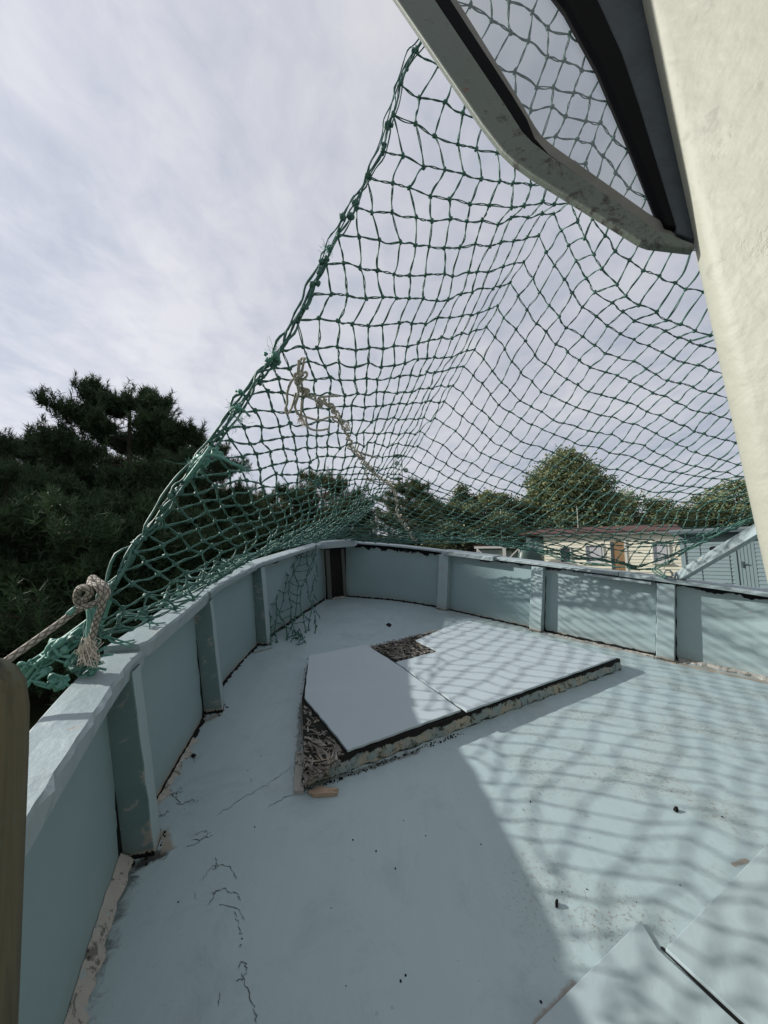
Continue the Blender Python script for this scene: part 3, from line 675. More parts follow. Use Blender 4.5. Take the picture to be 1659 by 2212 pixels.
# ---- wheelhouse at the photographer's right
def wheelhouse():
    e0 = Vector((.567, .55, CAMH - .17)); e1 = Vector((.502, .75, CAMH + 1.037)); ed = (e1 - e0) / (e1.z - e0.z)
    E = lambda z: e0 + ed * (z - e0.z)
    mb = MB(); zs = [0.0] + [.2 * k for k in range(1, 17)]; rad = .045; rings = []
    for z in zs:
        c = E(z); a = c + AFT * 2.4; ring = [a + STB * 2.5, a]
        for k in range(7):
            th = k / 6 * math.pi / 2
            ring.append(c + AFT * rad * (1 - math.sin(th)) + STB * rad * (1 - math.cos(th)))
        ring.append(c + STB * 2.5); rings.append([mb.vert(p) for p in ring])
    for r0, r1 in zip(rings, rings[1:]):
        for q in range(len(r0)): mb.faces([r0[q], r1[q], r1[(q + 1) % len(r0)], r0[(q + 1) % len(r0)]])
    mb.faces(rings[-1]); mb.faces(rings[0][::-1])
    w = mb.build('wheelhouse', M['wall'], boat, smooth=False)
    me = w.data; me.polygons.foreach_set("use_smooth", [True] * len(me.polygons)); b = w.modifiers.new("edge", 'EDGE_SPLIT'); b.split_angle = R(40)
    r = MB(); top = E(3.2); r.hexa([top - STB * .12 + FWD * .15, top + STB * 2.7 + FWD * .15, top + STB * 2.7 + AFT * 2.6, top - STB * .12 + AFT * 2.6][::-1],
                                   [p + UP * .08 for p in (top - STB * .12 + FWD * .15, top + STB * 2.7 + FWD * .15, top + STB * 2.7 + AFT * 2.6, top - STB * .12 + AFT * 2.6)][::-1]); r.build('roof', M['wall'], w)
    # window leaf standing open off the corner
    pv = Vector((-.985, .17, 0)); nv = pv.cross(ed).normalized()
    if nv.dot(Vector((0, 0, CAMH)) - e0) < 0: nv = -nv           # towards the lens
    def U(x, y, off=0.0):
        d = Vector(((x - CX) / F, 1, (CY - y) / F)); o = Vector((0, 0, CAMH)); t = (e0 - o).dot(nv) / d.dot(nv); return o + d * t + nv * off
    def band(outer, inner, o0, o1, m, name, par, bev=.003):
        q = MB(); n = len(outer); ring = [[q.vert(U(*A, o1)), q.vert(U(*B, o1)), q.vert(U(*B, o0)), q.vert(U(*A, o0))] for A, B in zip(outer, inner)]
        for r0, r1 in zip(ring, ring[1:]):
            for k in range(4): q.faces([r0[k], r0[(k + 1) % 4], r1[(k + 1) % 4], r1[k]])
        q.faces(ring[0][::-1]); q.faces(ring[-1]); return q.build(name, m, par, bevel=bev)
    out = [(728, -180), (856, 0), (1040, 268), (1085, 326), (1108, 348), (1150, 378), (1384, 523), (1404, 530), (1500, 541)]
    inn = [(815, -180), (939, 0), (1090, 225), (1129, 286), (1150, 308), (1185, 335), (1400, 484), (1425, 500), (1500, 528)]
    sl1 = [(862, -180), (978, 0), (1105, 195), (1140, 252), (1156, 292), (1187, 327), (1401, 479), (1428, 496), (1500, 523)]
    gls = [(882, -180), (999, 0), (1125, 200), (1160, 260), (1175, 281), (1200, 302), (1408, 448), (1432, 462), (1448, 476)]
    fr = band(out, inn, -.012, .002, M['frame'], 'window_leaf', w)
    band(inn, sl1, -.014, -.004, M['rubber'], 'rubber_seal', fr); band(sl1, gls, -.022, -.010, M['inner_stile'], 'inner_frame', fr)
    band([(1080, -180), (1222, 0), (1295, 130), (1358, 276), (1441, 484)], [(1190, -180), (1295, 0), (1345, 110), (1385, 230), (1464, 489)], -.024, -.002, M['rubber'], 'rubber_seal', fr)
    band([(1190, -180), (1295, 0), (1345, 110), (1385, 230), (1464, 489), (1466, 500)], [(1360, -180), (1420, 0), (1450, 110), (1475, 230), (1515, 485), (1525, 520)], -.022, -.004, M['stile'], 'hinge_stile', fr)
    gm = MB(); gp = gls[:-1] + [(1441, 484), (1358, 276), (1295, 130), (1222, 0), (1080, -180)]
    gm.prism([U(x, y, -.020) for x, y in gp], nv * .004); gm.build('glass_pane', M['glass'], fr)
wheelhouse()

# sloping timber shore from the rail up to the wheelhouse
def brace():
    a = P(1462, 1249, 3.80); b = P(1720, 1096, 2.75); t = (b - a).normalized(); s = t.cross(UP).normalized(); u = s.cross(t)
    m = MB(); m.box((a + b) / 2 , (b - a).length, .075, .085, (t, s, u)); m.build('timber_shore', M['cap'], boat, bevel=.006)
brace()

# ------------------------------------------------------------------ the green net over the foredeck
net = empty('fishing_net', 'torn green knotted twine net draped over the bow down to both rails', 'net', mat=BOAT_M)
# ridge knots, crest of the net from the bow (row 0) up to where it is lashed at the wheelhouse (row 33), then gathered there
RPX = [(871, 1014), (889, 988), (902, 964), (917, 938), (939, 903), (959, 867), (979, 833), (1001, 792), (1025, 755), (1050, 706), (1075, 661), (1102, 610), (1131, 566), (1164, 508), (1196, 461), (1234, 438)]
def ridge_px(x, y):
    q = (x - CX) / F; s_ = (q * BOW.y - BOW.x) / (-(FWD.x) + .891 * q); p = BOW + AFT * s_; return Vector((p.x, p.y, CAMH + (CY - y) / F * p.y))
top = [ridge_px(*p) for p in RPX]; low = catmull([BOW + Vector((.02, -.12, CAMH - .47)), BOW.lerp(top[0], .5) + Vector((0, 0, .5 * (CAMH) - .06 + .0)), top[0]], 9)
low = []
for k in range(26):
    f = k / 26; a = BOW + Vector((.02, -.12, CAMH - .47)); p = a.lerp(top[0], f); p.z -= .10 * math.sin(math.pi * f); low.append(p)
BT = 41; NB = 52
RD = [np.array(p) for p in low + top]
for k in range(1, NB - BT + 1): RD.append(RD[BT] + np.array((.03, -.03, .10)) * k)
RD = np.array(RD)
EDGE = [(163, 1448, 1.47), (186, 1400, 1.50), (210, 1340, 1.55), (246, 1265, 1.62), (292, 1185, 1.70), (365, 1080, 1.78), (430, 1000, 1.83), (500, 900, 1.88), (595, 772, 1.92), (645, 685, 1.94), (712, 543, 1.97), (770, 432, 1.99), (826, 322, 2.0), (850, 240, 2.0), (876, 150, 2.0), (930, 60, 2.0), (995, -60, 2.0), (1070, -180, 1.98), (1200, -380, 1.9)]
EC = Curve(catmull([P(*e) for e in EDGE], 5))
BL = 18                            # rows below this one are made fast along the left rail
l_near = CL.near(Vector((-1.09, 1.47, 0)))
def rail(l): p, t, n, H = frame(CL, -1, l); return np.array(p - n * (FL(CL, -1, l) + .075) + UP * (H + .02))
eb, el = [BL, 35, 41, 52], [0, EC.near(P(605, 757, 1.92)), EC.near(P(800, 378, 1.99)), EC.len]
ED = np.array([rail(.12 + (l_near - .12) * (b / BL) ** .85) if b < BL else EC.at(float(np.interp(b, eb, el))) for b in range(NB + 1)])
RAILP = np.array([rail(float(l)) for l in np.linspace(.1, l_near + .1, 160)])
# right-hand rows: photo paths of a few key rows, depth growing slowly across the boat
KEY = {0: [(760, 1166), (800, 1168), (850, 1171)],
       9: [(800, 1105), (850, 1122), (930, 1145), (1010, 1164)],
       14: [(818, 1075), (880, 1105), (980, 1140), (1090, 1166), (1190, 1196)],
       20: [(843, 1044), (910, 1075), (1010, 1110), (1120, 1142), (1250, 1175), (1340, 1210), (1410, 1229)],
       25: [(862, 1022), (920, 1050), (1040, 1092), (1180, 1126), (1320, 1152), (1450, 1172), (1520, 1166), (1600, 1132), (1720, 1080)],
       30: [(939, 903), (982, 932), (1020, 965), (1063, 991), (1111, 1014), (1186, 1039), (1260, 1058), (1400, 1082), (1620, 1085), (1800, 1070)],
       35: [(1050, 706), (1091, 759), (1131, 807), (1176, 846), (1228, 871), (1282, 891), (1342, 906), (1406, 931), (1469, 963), (1536, 987), (1620, 1010), (1900, 1075)],
       41: [(1234, 438), (1267, 532), (1309, 594), (1356, 642), (1408, 673), (1460, 697), (1518, 713), (1610, 735), (1900, 800)],
       52: [(1262, 370), (1330, 260), (1400, 150), (1480, 30), (1600, -140), (1760, -380)]}
CC = {0: -.62, 9: -.5, 14: -.42, 20: -.30, 25: -.12, 30: .10, 35: .18, 41: .2, 52: .0}
KEYP = {k: Curve([Vector((x, y, 0)) for x, y in v]) for k, v in KEY.items()}; kb = sorted(KEY)
NQ = 60
def right_row(b):                   # 3D polyline of row b right of the ridge
    lo = max(k for k in kb if k <= b); hi = min(k for k in kb if k >= b); f = 0 if hi == lo else (b - lo) / (hi - lo); c = CC[lo] * (1 - f) + CC[hi] * f
    A, B = KEYP[lo], KEYP[hi]; r0 = RD[b]; x0, y0 = px(r0); a0 = A.p[0].lerp(B.p[0], f); out = []
    for i in range(NQ + 1):
        u = i / NQ; p = A.at(A.len * u).lerp(B.at(B.len * u), f) + Vector((x0, y0, 0)) * (1 - u) - a0 * (1 - u)
        q = (p.x - CX) / F; Y = max(.9, (r0[1] - c * r0[0]) / (1 - c * q)); out.append(P(p.x, p.y, Y))
    return Curve(out)
nodes = {}; bars = []; CELL = .122; NL = {}; NRt = {}
jit = lambda k=.010: rng.normal(0, k, 3)
def left_pos(b, u):                 # u: 0 on the torn edge, 1 on the ridge
    p = ED[b] * (1 - u) + RD[b] * u; L = np.linalg.norm(ED[b] - RD[b])
    p[2] -= L * (math.sin(math.pi * min(1, u)) ** 1.1) * float(np.interp(b, [0, 8, 18, 28, 37, 52], [0, -.01, -.035, -.02, .05, .06]))
    if b < 26:                      # hangs outside the rail, never inside the bulwark
        d = RAILP - p; i = int(np.argmin(d[:, 0] ** 2 + d[:, 1] ** 2)); p[2] = max(p[2], RAILP[i, 2] + .012 * min(b, 8))
    return p
for b in range(NB + 1):
    NL[b] = max(1, int(round(np.linalg.norm(ED[b] - RD[b]) / float(np.interp(b, [0, 18, 27, 35, 52], [.19, .118, .115, .122, .13])))))
    for k in range(NL[b] + 1): nodes[(-k, b)] = left_pos(b, 1 - k / NL[b]) + (jit(.004 if b < 3 else .010) if k else 0)
    c = right_row(b); n = int(c.len / CELL); NRt[b] = n
    for j in range(1, n + 1): nodes[(j, b)] = np.array(c.at(j * CELL)) + jit(.008)
for b in range(NB + 1):
    for k in range(-NL[b], NRt[b]): bars.append((nodes[(k, b)], nodes[(k + 1, b)]))
    if b < NB:
        for k in range(-min(NL[b], NL[b + 1]), min(NRt[b], NRt[b + 1]) + 1): bars.append((nodes[(k, b)], nodes[(k, b + 1)]))
        if b >= BL:
            for k in range(NL[b + 1] + 1, min(NL[b], NL[b + 1] + 2) + 1): bars.append((nodes[(-k, b)], nodes[(-NL[b + 1], b + 1)]))
    if 0 < b <= BL + 1:             # free corners along the rail are tied down to it
        for k in range(NL[b - 1] + 1, NL[b] + 1, 2):
            p = nodes[(-k, b)]; i = int(np.argmin(np.linalg.norm(RAILP - p, axis=1))); 
            if .03 < np.linalg.norm(RAILP[i] - p) < .30: bars.append((p, RAILP[i] + jit(.01)))
ends = [nodes[(NRt[b], b)] for b in range(0, 26)]
for p, q in zip(ends, ends[1:]):    # doubled selvedge along the foot of the net
    n = max(1, int(np.linalg.norm(q - p) / CELL))
    for k in range(n):
        for w in range(3): bars.append((p + (q - p) * k / n + jit(.010), p + (q - p) * (k + 1) / n + jit(.010)))
SELV = [P(760, 1164, 6.2), P(870, 1173, 5.9), P(1000, 1170, 5.4), P(1080, 1172, 5.1), P(1160, 1192, 4.8), P(1230, 1212, 4.5), P(1330, 1223, 4.2), P(1410, 1229, 3.95), P(1500, 1180, 3.75), P(1600, 1132, 3.55), P(1720, 1078, 3.3)]
sc_ = Curve(catmull(SELV, 4)); n = int(sc_.len / .125)
for k in range(n):
    for w in range(3): bars.append((np.array(sc_.at(sc_.len * k / n)) + jit(.010), np.array(sc_.at(sc_.len * (k + 1) / n)) + jit(.010)))
def twine(bars, name, m, parent, rad=.0038, amp=.0037, seg=7, sides=4, slack=.032, knots=None, kr=.0125):
    B = np.array([[p, q] for p, q in bars]); n = len(B); p, q = B[:, 0], B[:, 1]; d = q - p; L = np.linalg.norm(d, axis=1); ok = L > 1e-4; p, q, d, L = p[ok], q[ok], d[ok], L[ok]; n = len(L)
    t = d / L[:, None]; ref = np.tile(np.array([0., 0, 1]), (n, 1)); ref[np.abs(t[:, 2]) > .95] = (1, 0, 0)
    u = np.cross(t, ref); u /= np.linalg.norm(u, axis=1)[:, None]; w = np.cross(t, u)
    bend = rng.normal(0, slack, (n, 3)) * L[:, None]; bend[:, 2] -= slack * .5 * L; bend2 = rng.normal(0, slack * .5, (n, 3)) * L[:, None]
    ph = rng.uniform(0, 6.28, n); turns = rng.uniform(.35, 1.1, n) * rng.choice([-1, 1], n); am = amp * rng.uniform(.6, 1.25, n)
    V = []; Fc = []; off = 0
    for s in (0, 1):
        rings = []
        for k in range(seg + 1):
            x = k / seg; th = ph + turns * 2 * math.pi * x + s * math.pi; a_ = am * (math.sin(math.pi * x) ** .5 * .9 + .15)
            c = p + d * x + bend * math.sin(math.pi * x) + bend2 * math.sin(2 * math.pi * x) + (u * np.cos(th)[:, None] + w * np.sin(th)[:, None]) * a_[:, None]
            rings.append(np.stack([c + (u * math.cos(2 * math.pi * j / sides) + w * math.sin(2 * math.pi * j / sides)) * rad * (1.0 + .15 * math.sin(7 * x + s)) for j in range(sides)], 1))
        R_ = np.stack(rings, 1)                                      # n, seg+1, sides, 3
        V.append(R_.reshape(-1, 3)); base = off + np.arange(n)[:, None, None] * (seg + 1) * sides; kk = np.arange(seg)[None, :, None] * sides; jj = np.arange(sides)[None, None, :]
        a = base + kk + jj; b_ = base + kk + (jj + 1) % sides; Fc.append(np.stack([a, b_, b_ + sides, a + sides], -1).reshape(-1, 4)); off += n * (seg + 1) * sides
    if knots is not None:
        kn = np.array(knots); th = np.arange(6) * math.pi / 3
        prof = [(-1.0, .25), (-.55, .95), (.0, 1.0), (.5, .9), (1.0, .3)]; rings = []
        ax = rng.normal(0, 1, (len(kn), 3)); ax /= np.linalg.norm(ax, axis=1)[:, None]; r0 = np.cross(ax, rng.normal(0, 1, (len(kn), 3))); r0 /= np.linalg.norm(r0, axis=1)[:, None]; r1 = np.cross(ax, r0)
        for z, r in prof:
            rr = kr * r * rng.uniform(.75, 1.2, (len(kn), 6, 1)); rings.append(kn[:, None] + ax[:, None] * (z * kr * 1.25) + rr * (r0[:, None] * np.cos(th)[None, :, None] + r1[:, None] * np.sin(th)[None, :, None]))
        R_ = np.stack(rings, 1); V.append(R_.reshape(-1, 3)); base = off + np.arange(len(kn))[:, None, None] * 30; kk = np.arange(4)[None, :, None] * 6; jj = np.arange(6)[None, None, :]
        a = base + kk + jj; b_ = base + kk + (jj + 1) % 6; Fc.append(np.stack([a, b_, b_ + 6, a + 6], -1).reshape(-1, 4))
    return npmesh(name, np.concatenate(V), np.concatenate(Fc), m, parent, True)
allk = list(nodes.values())
mesh_o = twine(bars, 'mesh_panel', M['net'], net, knots=allk)
NODEP = np.array(allk); NPX = np.array([px(p) for p in allk])
def near_net(x, y, back=0.0):       # point of the net seen at a photo position
    ok = NODEP[:, 1] > .3
    dd = np.hypot(NPX[:, 0] - x, NPX[:, 1] - y) + 1e6 * (~ok); i = np.argsort(dd)[:4]; w = 1 / (dd[i] + 3); Y = float((NODEP[i, 1] * w).sum() / w.sum()); return P(x, y, Y - back)

# gathered, frayed edge: a bunch of strands with knots
def strand(pts, r, n=6): 
    m = MB(); m.tube(catmull(pts, 4), r, n); return m
def edge_rope():
    m = MB()
    for s in range(4):
        pts = []; n = 46; amp = .022
        for i in range(n + 1):
            l = EC.len * .88 * i / n; p = EC.at(l); k = 1.3 if i < 20 else .75
            pts.append(p + Vector(jit(1.0)) * amp * k * .55 + Vector((.012 * (s - 2), 0, -.006 * (s - 2))))
        m.tube(catmull(pts, 3), [random.uniform(.0045, .0075) * (1 if q < n * 1.6 else .62) for q in range((n) * 3 + 1)], 6)
    for i in range(50):
        m.blob(EC.at(EC.len * .85 * random.random() ** 1.5) + Vector(jit(.010)), random.uniform(.010, .020), .35, 5)
    m.build('gathered_edge', M['net'], net, smooth=True)
    m = MB()
    m = None
    for (x, y, Y, k) in ((438, 1000, 1.80, 1.0), (470, 975, 1.82, 1.0), (512, 878, 1.86, .8), (520, 850, 1.88, .6), (592, 772, 1.9, .8), (712, 540, 1.95, .5), (130, 1392, 1.55, .9), (120, 1470, 1.52, .8), (185, 1400, 1.55, .5)):
        c = P(x, y, Y); m = MB()
        for q in range(7): m.blob(c + Vector(jit(.016)) * k, random.uniform(.010, .022) * k, .4, 5)
        m.build('edge_knot', M['fray'], net, smooth=True)
    m = MB()
    # broken strand ends laid across the edge
    m.tube(catmull([P(415, 1010, 1.78), P(440, 985, 1.76), P(470, 985, 1.77), P(500, 1000, 1.78), P(528, 1012, 1.78)], 4), .008, 6); m.build('broken_strand', M['fray'], net, smooth=True); m = MB(); m.tube(catmull([P(400, 1040, 1.77), P(430, 1000, 1.75), P(455, 965, 1.78)], 4), .009, 6); m.build('broken_strand', M['fray'], net, smooth=True); m = MB()
    m.tube(catmull([P(498, 885, 1.84), P(508, 880, 1.82), P(525, 885, 1.83), P(540, 900, 1.84)], 4), .006, 6)
    m.build('broken_strand', M['fray'], net, smooth=True)
    for (x, y, Y, k, n) in ((418, 1008, 1.78, 1.0, 60), (528, 1014, 1.78, .7, 40), (505, 880, 1.84, .7, 30), (520, 905, 1.84, .6, 26), (590, 765, 1.9, .7, 26), (705, 538, 1.95, .6, 24), (500, 920, 1.85, .5, 20), (135, 1400, 1.55, .6, 24)):
        m = MB()
        for q in range(n):
            c = P(x, y, Y) + Vector(jit(.008)); d = Vector(jit(.022)) * k; m.tube(catmull([c, c + d + Vector(jit(.006)), c + d * 1.7 + Vector(jit(.012))], 3), .0008, 3, False)
        m.build('frayed_end', M['fray'], net)
edge_rope()
def tangle():                       # bunched net at the near end of the rail
    m = MB()
    def pth(pts, r, w=.004):
        m.tube(catmull([P(*p) + Vector(jit(w)) for p in pts], 5), r, 6)
    for k in range(15):
        o = random.uniform(-18, 18); pth([(20 + o, 1500 + o * .5, 1.50), (70 + o, 1445 + random.uniform(-14, 10), 1.50), (120 + random.uniform(-10, 10), 1410 + random.uniform(-20, 20), 1.52), (165 + random.uniform(-10, 10), 1375 + random.uniform(-22, 16), 1.57), (205 + random.uniform(-8, 10), 1335 + random.uniform(-16, 20), 1.63), (232 + random.uniform(-6, 6), 1295 + random.uniform(-10, 10), 1.66)], random.uniform(.005, .0085), .008)
    pth([(188, 1310, 1.52), (192, 1345, 1.51), (190, 1390, 1.5), (175, 1425, 1.5), (150, 1425, 1.5), (125, 1412, 1.5), (110, 1395, 1.5)], .0095); pth([(200, 1310, 1.53), (203, 1350, 1.52), (199, 1395, 1.51), (182, 1432, 1.51)], .008)
    for k in range(20):
        x, y = random.uniform(60, 215), random.uniform(1405, 1470); pth([(x, y, 1.5), (x + random.uniform(-22, 22), y + random.uniform(-14, 14), 1.48), (x + random.uniform(-30, 30), y + random.uniform(-6, 22), 1.5), (x + random.uniform(-30, 30), y + random.uniform(0, 30), 1.5)], random.uniform(.004, .008), .006)
    for x, y in ((128, 1390), (140, 1405), (118, 1472), (135, 1480), (150, 1432), (165, 1440), (200, 1450), (100, 1450), (185, 1462)): m.blob(P(x, y, 1.5), random.uniform(.014, .02), .35, 6)
    m.build('net_tangle', M['fray'], net, smooth=True)
    # loose cut ends lying on the left rail
    for l in np.linspace(L_P1 + .2, L_P3 - .1, 9):
        p, t, n, H = frame(CL, -1, float(l)); c = p - n * FL(CL, -1, float(l)) + UP * (H + .012)
        a = c - n * .05 + UP * .05; m = MB()
        for q in range(3): m.tube(catmull([a, c - n * .0 + UP * .02 + Vector(jit(.012)), c + n * random.uniform(.03, .09) + t * random.uniform(-.08, .08) + UP * .004], 4), .0042, 5)
        m.blob(a, .014, .3, 5)
        m.build('cut_end', M['fray'], net, smooth=True)
tangle()
def flap():                         # loose piece hanging inside the bow
    nb = []; nc, nr = 6, 10; g = {}
    for i in range(nc + 1):
        for j in range(nr + 1):
            u, v = i / nc, j / nr; tl, tr = P(592, 1205, 5.0), P(682, 1180, 5.85); bl, br = D(585, 1392, .01), D(668, 1362, .01)
            top = tl.lerp(tr, u); bot = bl.lerp(br, u); p = top.lerp(bot, v); p = p + Vector((-.05 * math.sin(math.pi * v) + .03 * math.sin(i * 2.1 + j), 0, 0)) + Vector(jit(.014)); p.z = max(p.z, .012)
            g[i, j] = np.array(p)
    for i in range(nc + 1):
        for j in range(nr):
            if random.random() < .98: nb.append((g[i, j], g[i, j + 1]))
            if i < nc and random.random() < (.62 if j < nr - 2 else 1): nb.append((g[i, j], g[i + 1, j + (1 if i % 2 and j < nr - 1 else 0)]))
    for k in range(26): a = D(random.uniform(628, 662), random.uniform(1365, 1386), .015 + random.random() * .03); nb.append((np.array(a), np.array(a + Vector(jit(.07)))))
    for k in range(16):
        p = P(682 + random.uniform(-8, 3), 1185 + k * 11, 5.85 - k * .085); nb.append((np.array(p), np.array(p + Vector((random.uniform(-.07, .07), 0, -.12)))))
    twine(nb, 'hanging_flap', M['net'], net, rad=.0042, amp=.0045, slack=.05, knots=[v for v in g.values()], kr=.013)
flap()
# cord tying the net down to the shackle
m = MB()
for k in range(3): m.tube(catmull([P(1408 + k * 2, 1228, 3.9), P(1412 + k * 5, 1236 - k * 3, 3.86), P(1428 + k * 3, 1246 - k * 3, 3.8), P(1440, 1248 - k, 3.76)], 4), .008, 6)
m.tube(catmull([P(1415, 1226, 3.85), P(1420, 1205, 3.85), P(1432, 1196, 3.85), P(1437, 1212, 3.85), P(1434, 1230, 3.85)], 4), .0035, 5); m.build('lashing', M['net'], net, smooth=True)

# ------------------------------------------------------------------ pale lacing cord through the net
def lacing():
    m = MB(); path = [(655, 772), (650, 800), (640, 825), (660, 850), (690, 862), (715, 880), (742, 915), (752, 940), (758, 962), (775, 985), (800, 1012), (818, 1030), (845, 1048), (856, 1075), (860, 1105), (872, 1130), (885, 1150), (897, 1166)]
    c = catmull([near_net(x, y, .03) for x, y in path], 6); cv = Curve(c); n = 150; pts = []
    for i in range(n + 1):
        p = cv.at(cv.len * i / n); k = i / n; a = i * 1.9; r = .017 if k < .8 else .03
        pts.append(p + Vector((math.cos(a) * r, math.cos(a * .7) * r * .6, math.sin(a) * r)) + Vector(jit(.006)))
    m.tube(catmull(pts, 3), .0072, 7)
    pts = [cv.at(cv.len * i / 60) + Vector(jit(.014)) for i in range(61)]; m.tube(catmull(pts, 3), .006, 7)
    def loop(pix, r=.007): m.tube(catmull([near_net(x, y, .05) + Vector(jit(.004)) for x, y in pix], 5), r, 7)
    for pix in ([(645, 775), (640, 800), (640, 815), (628, 820), (622, 845), (622, 870), (616, 885), (622, 892), (632, 880), (640, 850)], [(658, 772), (655, 800), (648, 812), (652, 835), (650, 860), (652, 890), (655, 905)], [(640, 820), (645, 850), (640, 880), (648, 900)],
                [(640, 812), (655, 805), (660, 815), (648, 825), (638, 815), (650, 808)], [(655, 840), (668, 842), (665, 855), (652, 852), (660, 838)], [(690, 862), (684, 872), (692, 880), (700, 868), (690, 858), (720, 852), (730, 855)],
                [(640, 892), (660, 900), (690, 905), (715, 900), (735, 905), (752, 912)], [(660, 905), (665, 925), (690, 930), (712, 925)], [(712, 870), (722, 876), (715, 890), (728, 895), (718, 905), (735, 915)],
                [(776, 960), (772, 975), (790, 980), (815, 990)], [(800, 1005), (790, 1020), (800, 1035), (812, 1025), (806, 1008), (820, 1012)], [(785, 1035), (810, 1040), (830, 1042), (850, 1040), (842, 1055)]): loop(pix)
    for x, y in ((648, 815), (660, 848), (690, 868), (720, 885), (780, 985), (805, 1015), (842, 1048)):
        for q in range(4): m.blob(near_net(x, y, .05) + Vector(jit(.010)), random.uniform(.010, .018), .3, 6)
    o = m.build('lacing_cord', M['lace'], None, smooth=True); o.matrix_world = BOAT_M
    f = MB()
    for x, y in ((655, 905), (648, 898), (752, 914)):
        for q in range(26): a = near_net(x, y, .05); d = Vector(jit(.010)) + Vector((0, 0, -.03)); f.tube([a, a + d * .6 + Vector(jit(.004)), a + d], .0016, 3, False)
    f.build('frayed_end', M['fibre'], o)
    tag(o, 'pale knotted cord lacing two pieces of the green net together', 'cord')
lacing()

# ------------------------------------------------------------------ braided rope tied to the net edge at the left
def tie_rope():
    m = MB(); r = .0128
    m.tube(catmull([P(-140, 1545, 1.22), P(-40, 1466, 1.25), P(60, 1395, 1.34), P(130, 1345, 1.42), P(166, 1318, 1.46), P(200, 1305, 1.44), P(228, 1290, 1.43), P(228, 1268, 1.45), P(210, 1255, 1.48), P(200, 1248, 1.5), P(196, 1262, 1.45), P(214, 1270, 1.42), P(222, 1300, 1.43), P(212, 1330, 1.45), P(205, 1355, 1.47), P(200, 1378, 1.48)], 8), r, 12)
    m.tube(catmull([P(172, 1312, 1.47), P(166, 1290, 1.45), P(172, 1272, 1.42), P(188, 1270, 1.41), P(194, 1282, 1.42), P(182, 1296, 1.44)], 8), r, 12)
    o = m.build('braided_rope', M['rope'], None, smooth=True); o.matrix_world = BOAT_M
    f = MB()
    for q in range(110):
        a = P(192, 1385, 1.48) + Vector(jit(.012)); b = P(random.uniform(170, 208), random.uniform(1405, 1440), 1.47); f.tube(catmull([a, a.lerp(b, .5) + Vector(jit(.010)), b + Vector(jit(.012))], 3), .0016, 3, False)
    f.build('frayed_end', M['fibre'], o)
    w = MB()
    for q in range(4): c = P(163, 1322, 1.46); w.tube(catmull([c + Vector((-.02, -.012 + .004 * q, -.022)), c + Vector((-.012 + q * .004, -.022, .0)), c + Vector((.008, -.012, .022 - q * .003))], 4), .006, 6)
    w.build('twine_whipping', M['fray'], o, smooth=True)
    tag(o, 'thick beige braided rope knotted to the near edge of the green net', 'rope')
tie_rope()

# ------------------------------------------------------------------ weathered post in the left foreground
def post():
    m = MB(); rings = []; zs = [0, .3, .6, .9, 1.05, 1.14, 1.19, 1.22, 1.24, 1.25]; wf = [1, 1, 1, 1, 1, .98, .9, .74, .5, .2]
    for z, k in zip(zs, wf):
        ring = []
        for j in range(16):
            th = 2 * math.pi * j / 16; c, s = math.cos(th), math.sin(th); rr = .066 * (abs(c) ** 5 + abs(s) ** 5) ** (-1 / 5)
            ring.append(m.vert((rr * c * k * (1 + .01 * math.sin(9 * z + j)) + .035 * (z - .6), rr * s * k, z)))
        rings.append(ring)
    for a, b in zip(rings, rings[1:]):
        for j in range(16): m.faces([a[j], a[(j + 1) % 16], b[(j + 1) % 16], b[j]])
    m.faces(rings[0][::-1]); m.faces(rings[-1])
    o = m.build('wooden_post', M['oldwood'], None, smooth=True); o.matrix_world = BOAT_M @ Matrix.Translation((-.722, .62, 0)) @ Matrix.Rotation(R(12), 4, 'Z')
    tag(o, 'round-topped weathered timber post standing inside the left rail at the far left of the picture', 'post')
post()

# ------------------------------------------------------------------ shackle on the right rail, chips on the deck
def shackle():
    c = P(1443, 1243, 3.78); m = MB(); t = Vector((.78, -.62, 0)); r = []
    for k in range(13): a = math.pi * k / 12; r.append(c + t * (.035 * math.cos(a)) + UP * (.045 * math.sin(a) + .01))
    m.tube([c + t * .035 - UP * .02] + r + [c - t * .035 - UP * .02], .009, 8); m.tube([c - t * .055 - UP * .012, c + t * .055 - UP * .012], .010, 8)
    for s in (-1, 1): m.blob(c + t * s * .05 - UP * .012, .017, .05, 6)
    o = m.build('shackle', plain('galvanised_steel', (.22, .22, .21), .5, .3, 30, .4, .5, 40, .6), None, smooth=True); o.matrix_world = BOAT_M
    tag(o, 'small rusty steel shackle on the right rail where the net is lashed', 'shackle')
shackle()
def chip(pix, th, m, label, cat, name, z=.002):
    mb = MB(); pts = [D(x, y, z) for x, y in pix]; n = len(pts); top = [mb.vert(p + UP * (th * random.uniform(.5, 1.3))) for p in pts]; bot = [mb.vert(p) for p in pts]; ce = mb.vert(sum(pts, Vector()) / n + UP * th * 1.5)
    for i in range(n): mb.faces([bot[i], bot[(i + 1) % n], top[(i + 1) % n], top[i]]); mb.faces([top[i], top[(i + 1) % n], ce])
    mb.faces(bot[::-1]); o = mb.build(name, m, None); o.matrix_world = BOAT_M; tag(o, label, cat)
M['chip'] = plain('split_wood', (.36, .27, .20), .85, .35, 25, .7, .1)
chip([(664, 1715), (672, 1709), (690, 1706), (706, 1704), (731, 1708), (722, 1714), (712, 1716), (730, 1719), (700, 1722), (678, 1723)], .018, M['chip'], 'pale brown splinter of wood lying by the broken hatch corner', 'wood splinter', 'wood_splinter')
chip([(330, 1728), (338, 1706), (352, 1688), (356, 1692), (346, 1712), (334, 1732)], .010, M['chip'], 'thin brown sliver of wood along the left bulwark foot', 'wood splinter', 'wood_splinter')
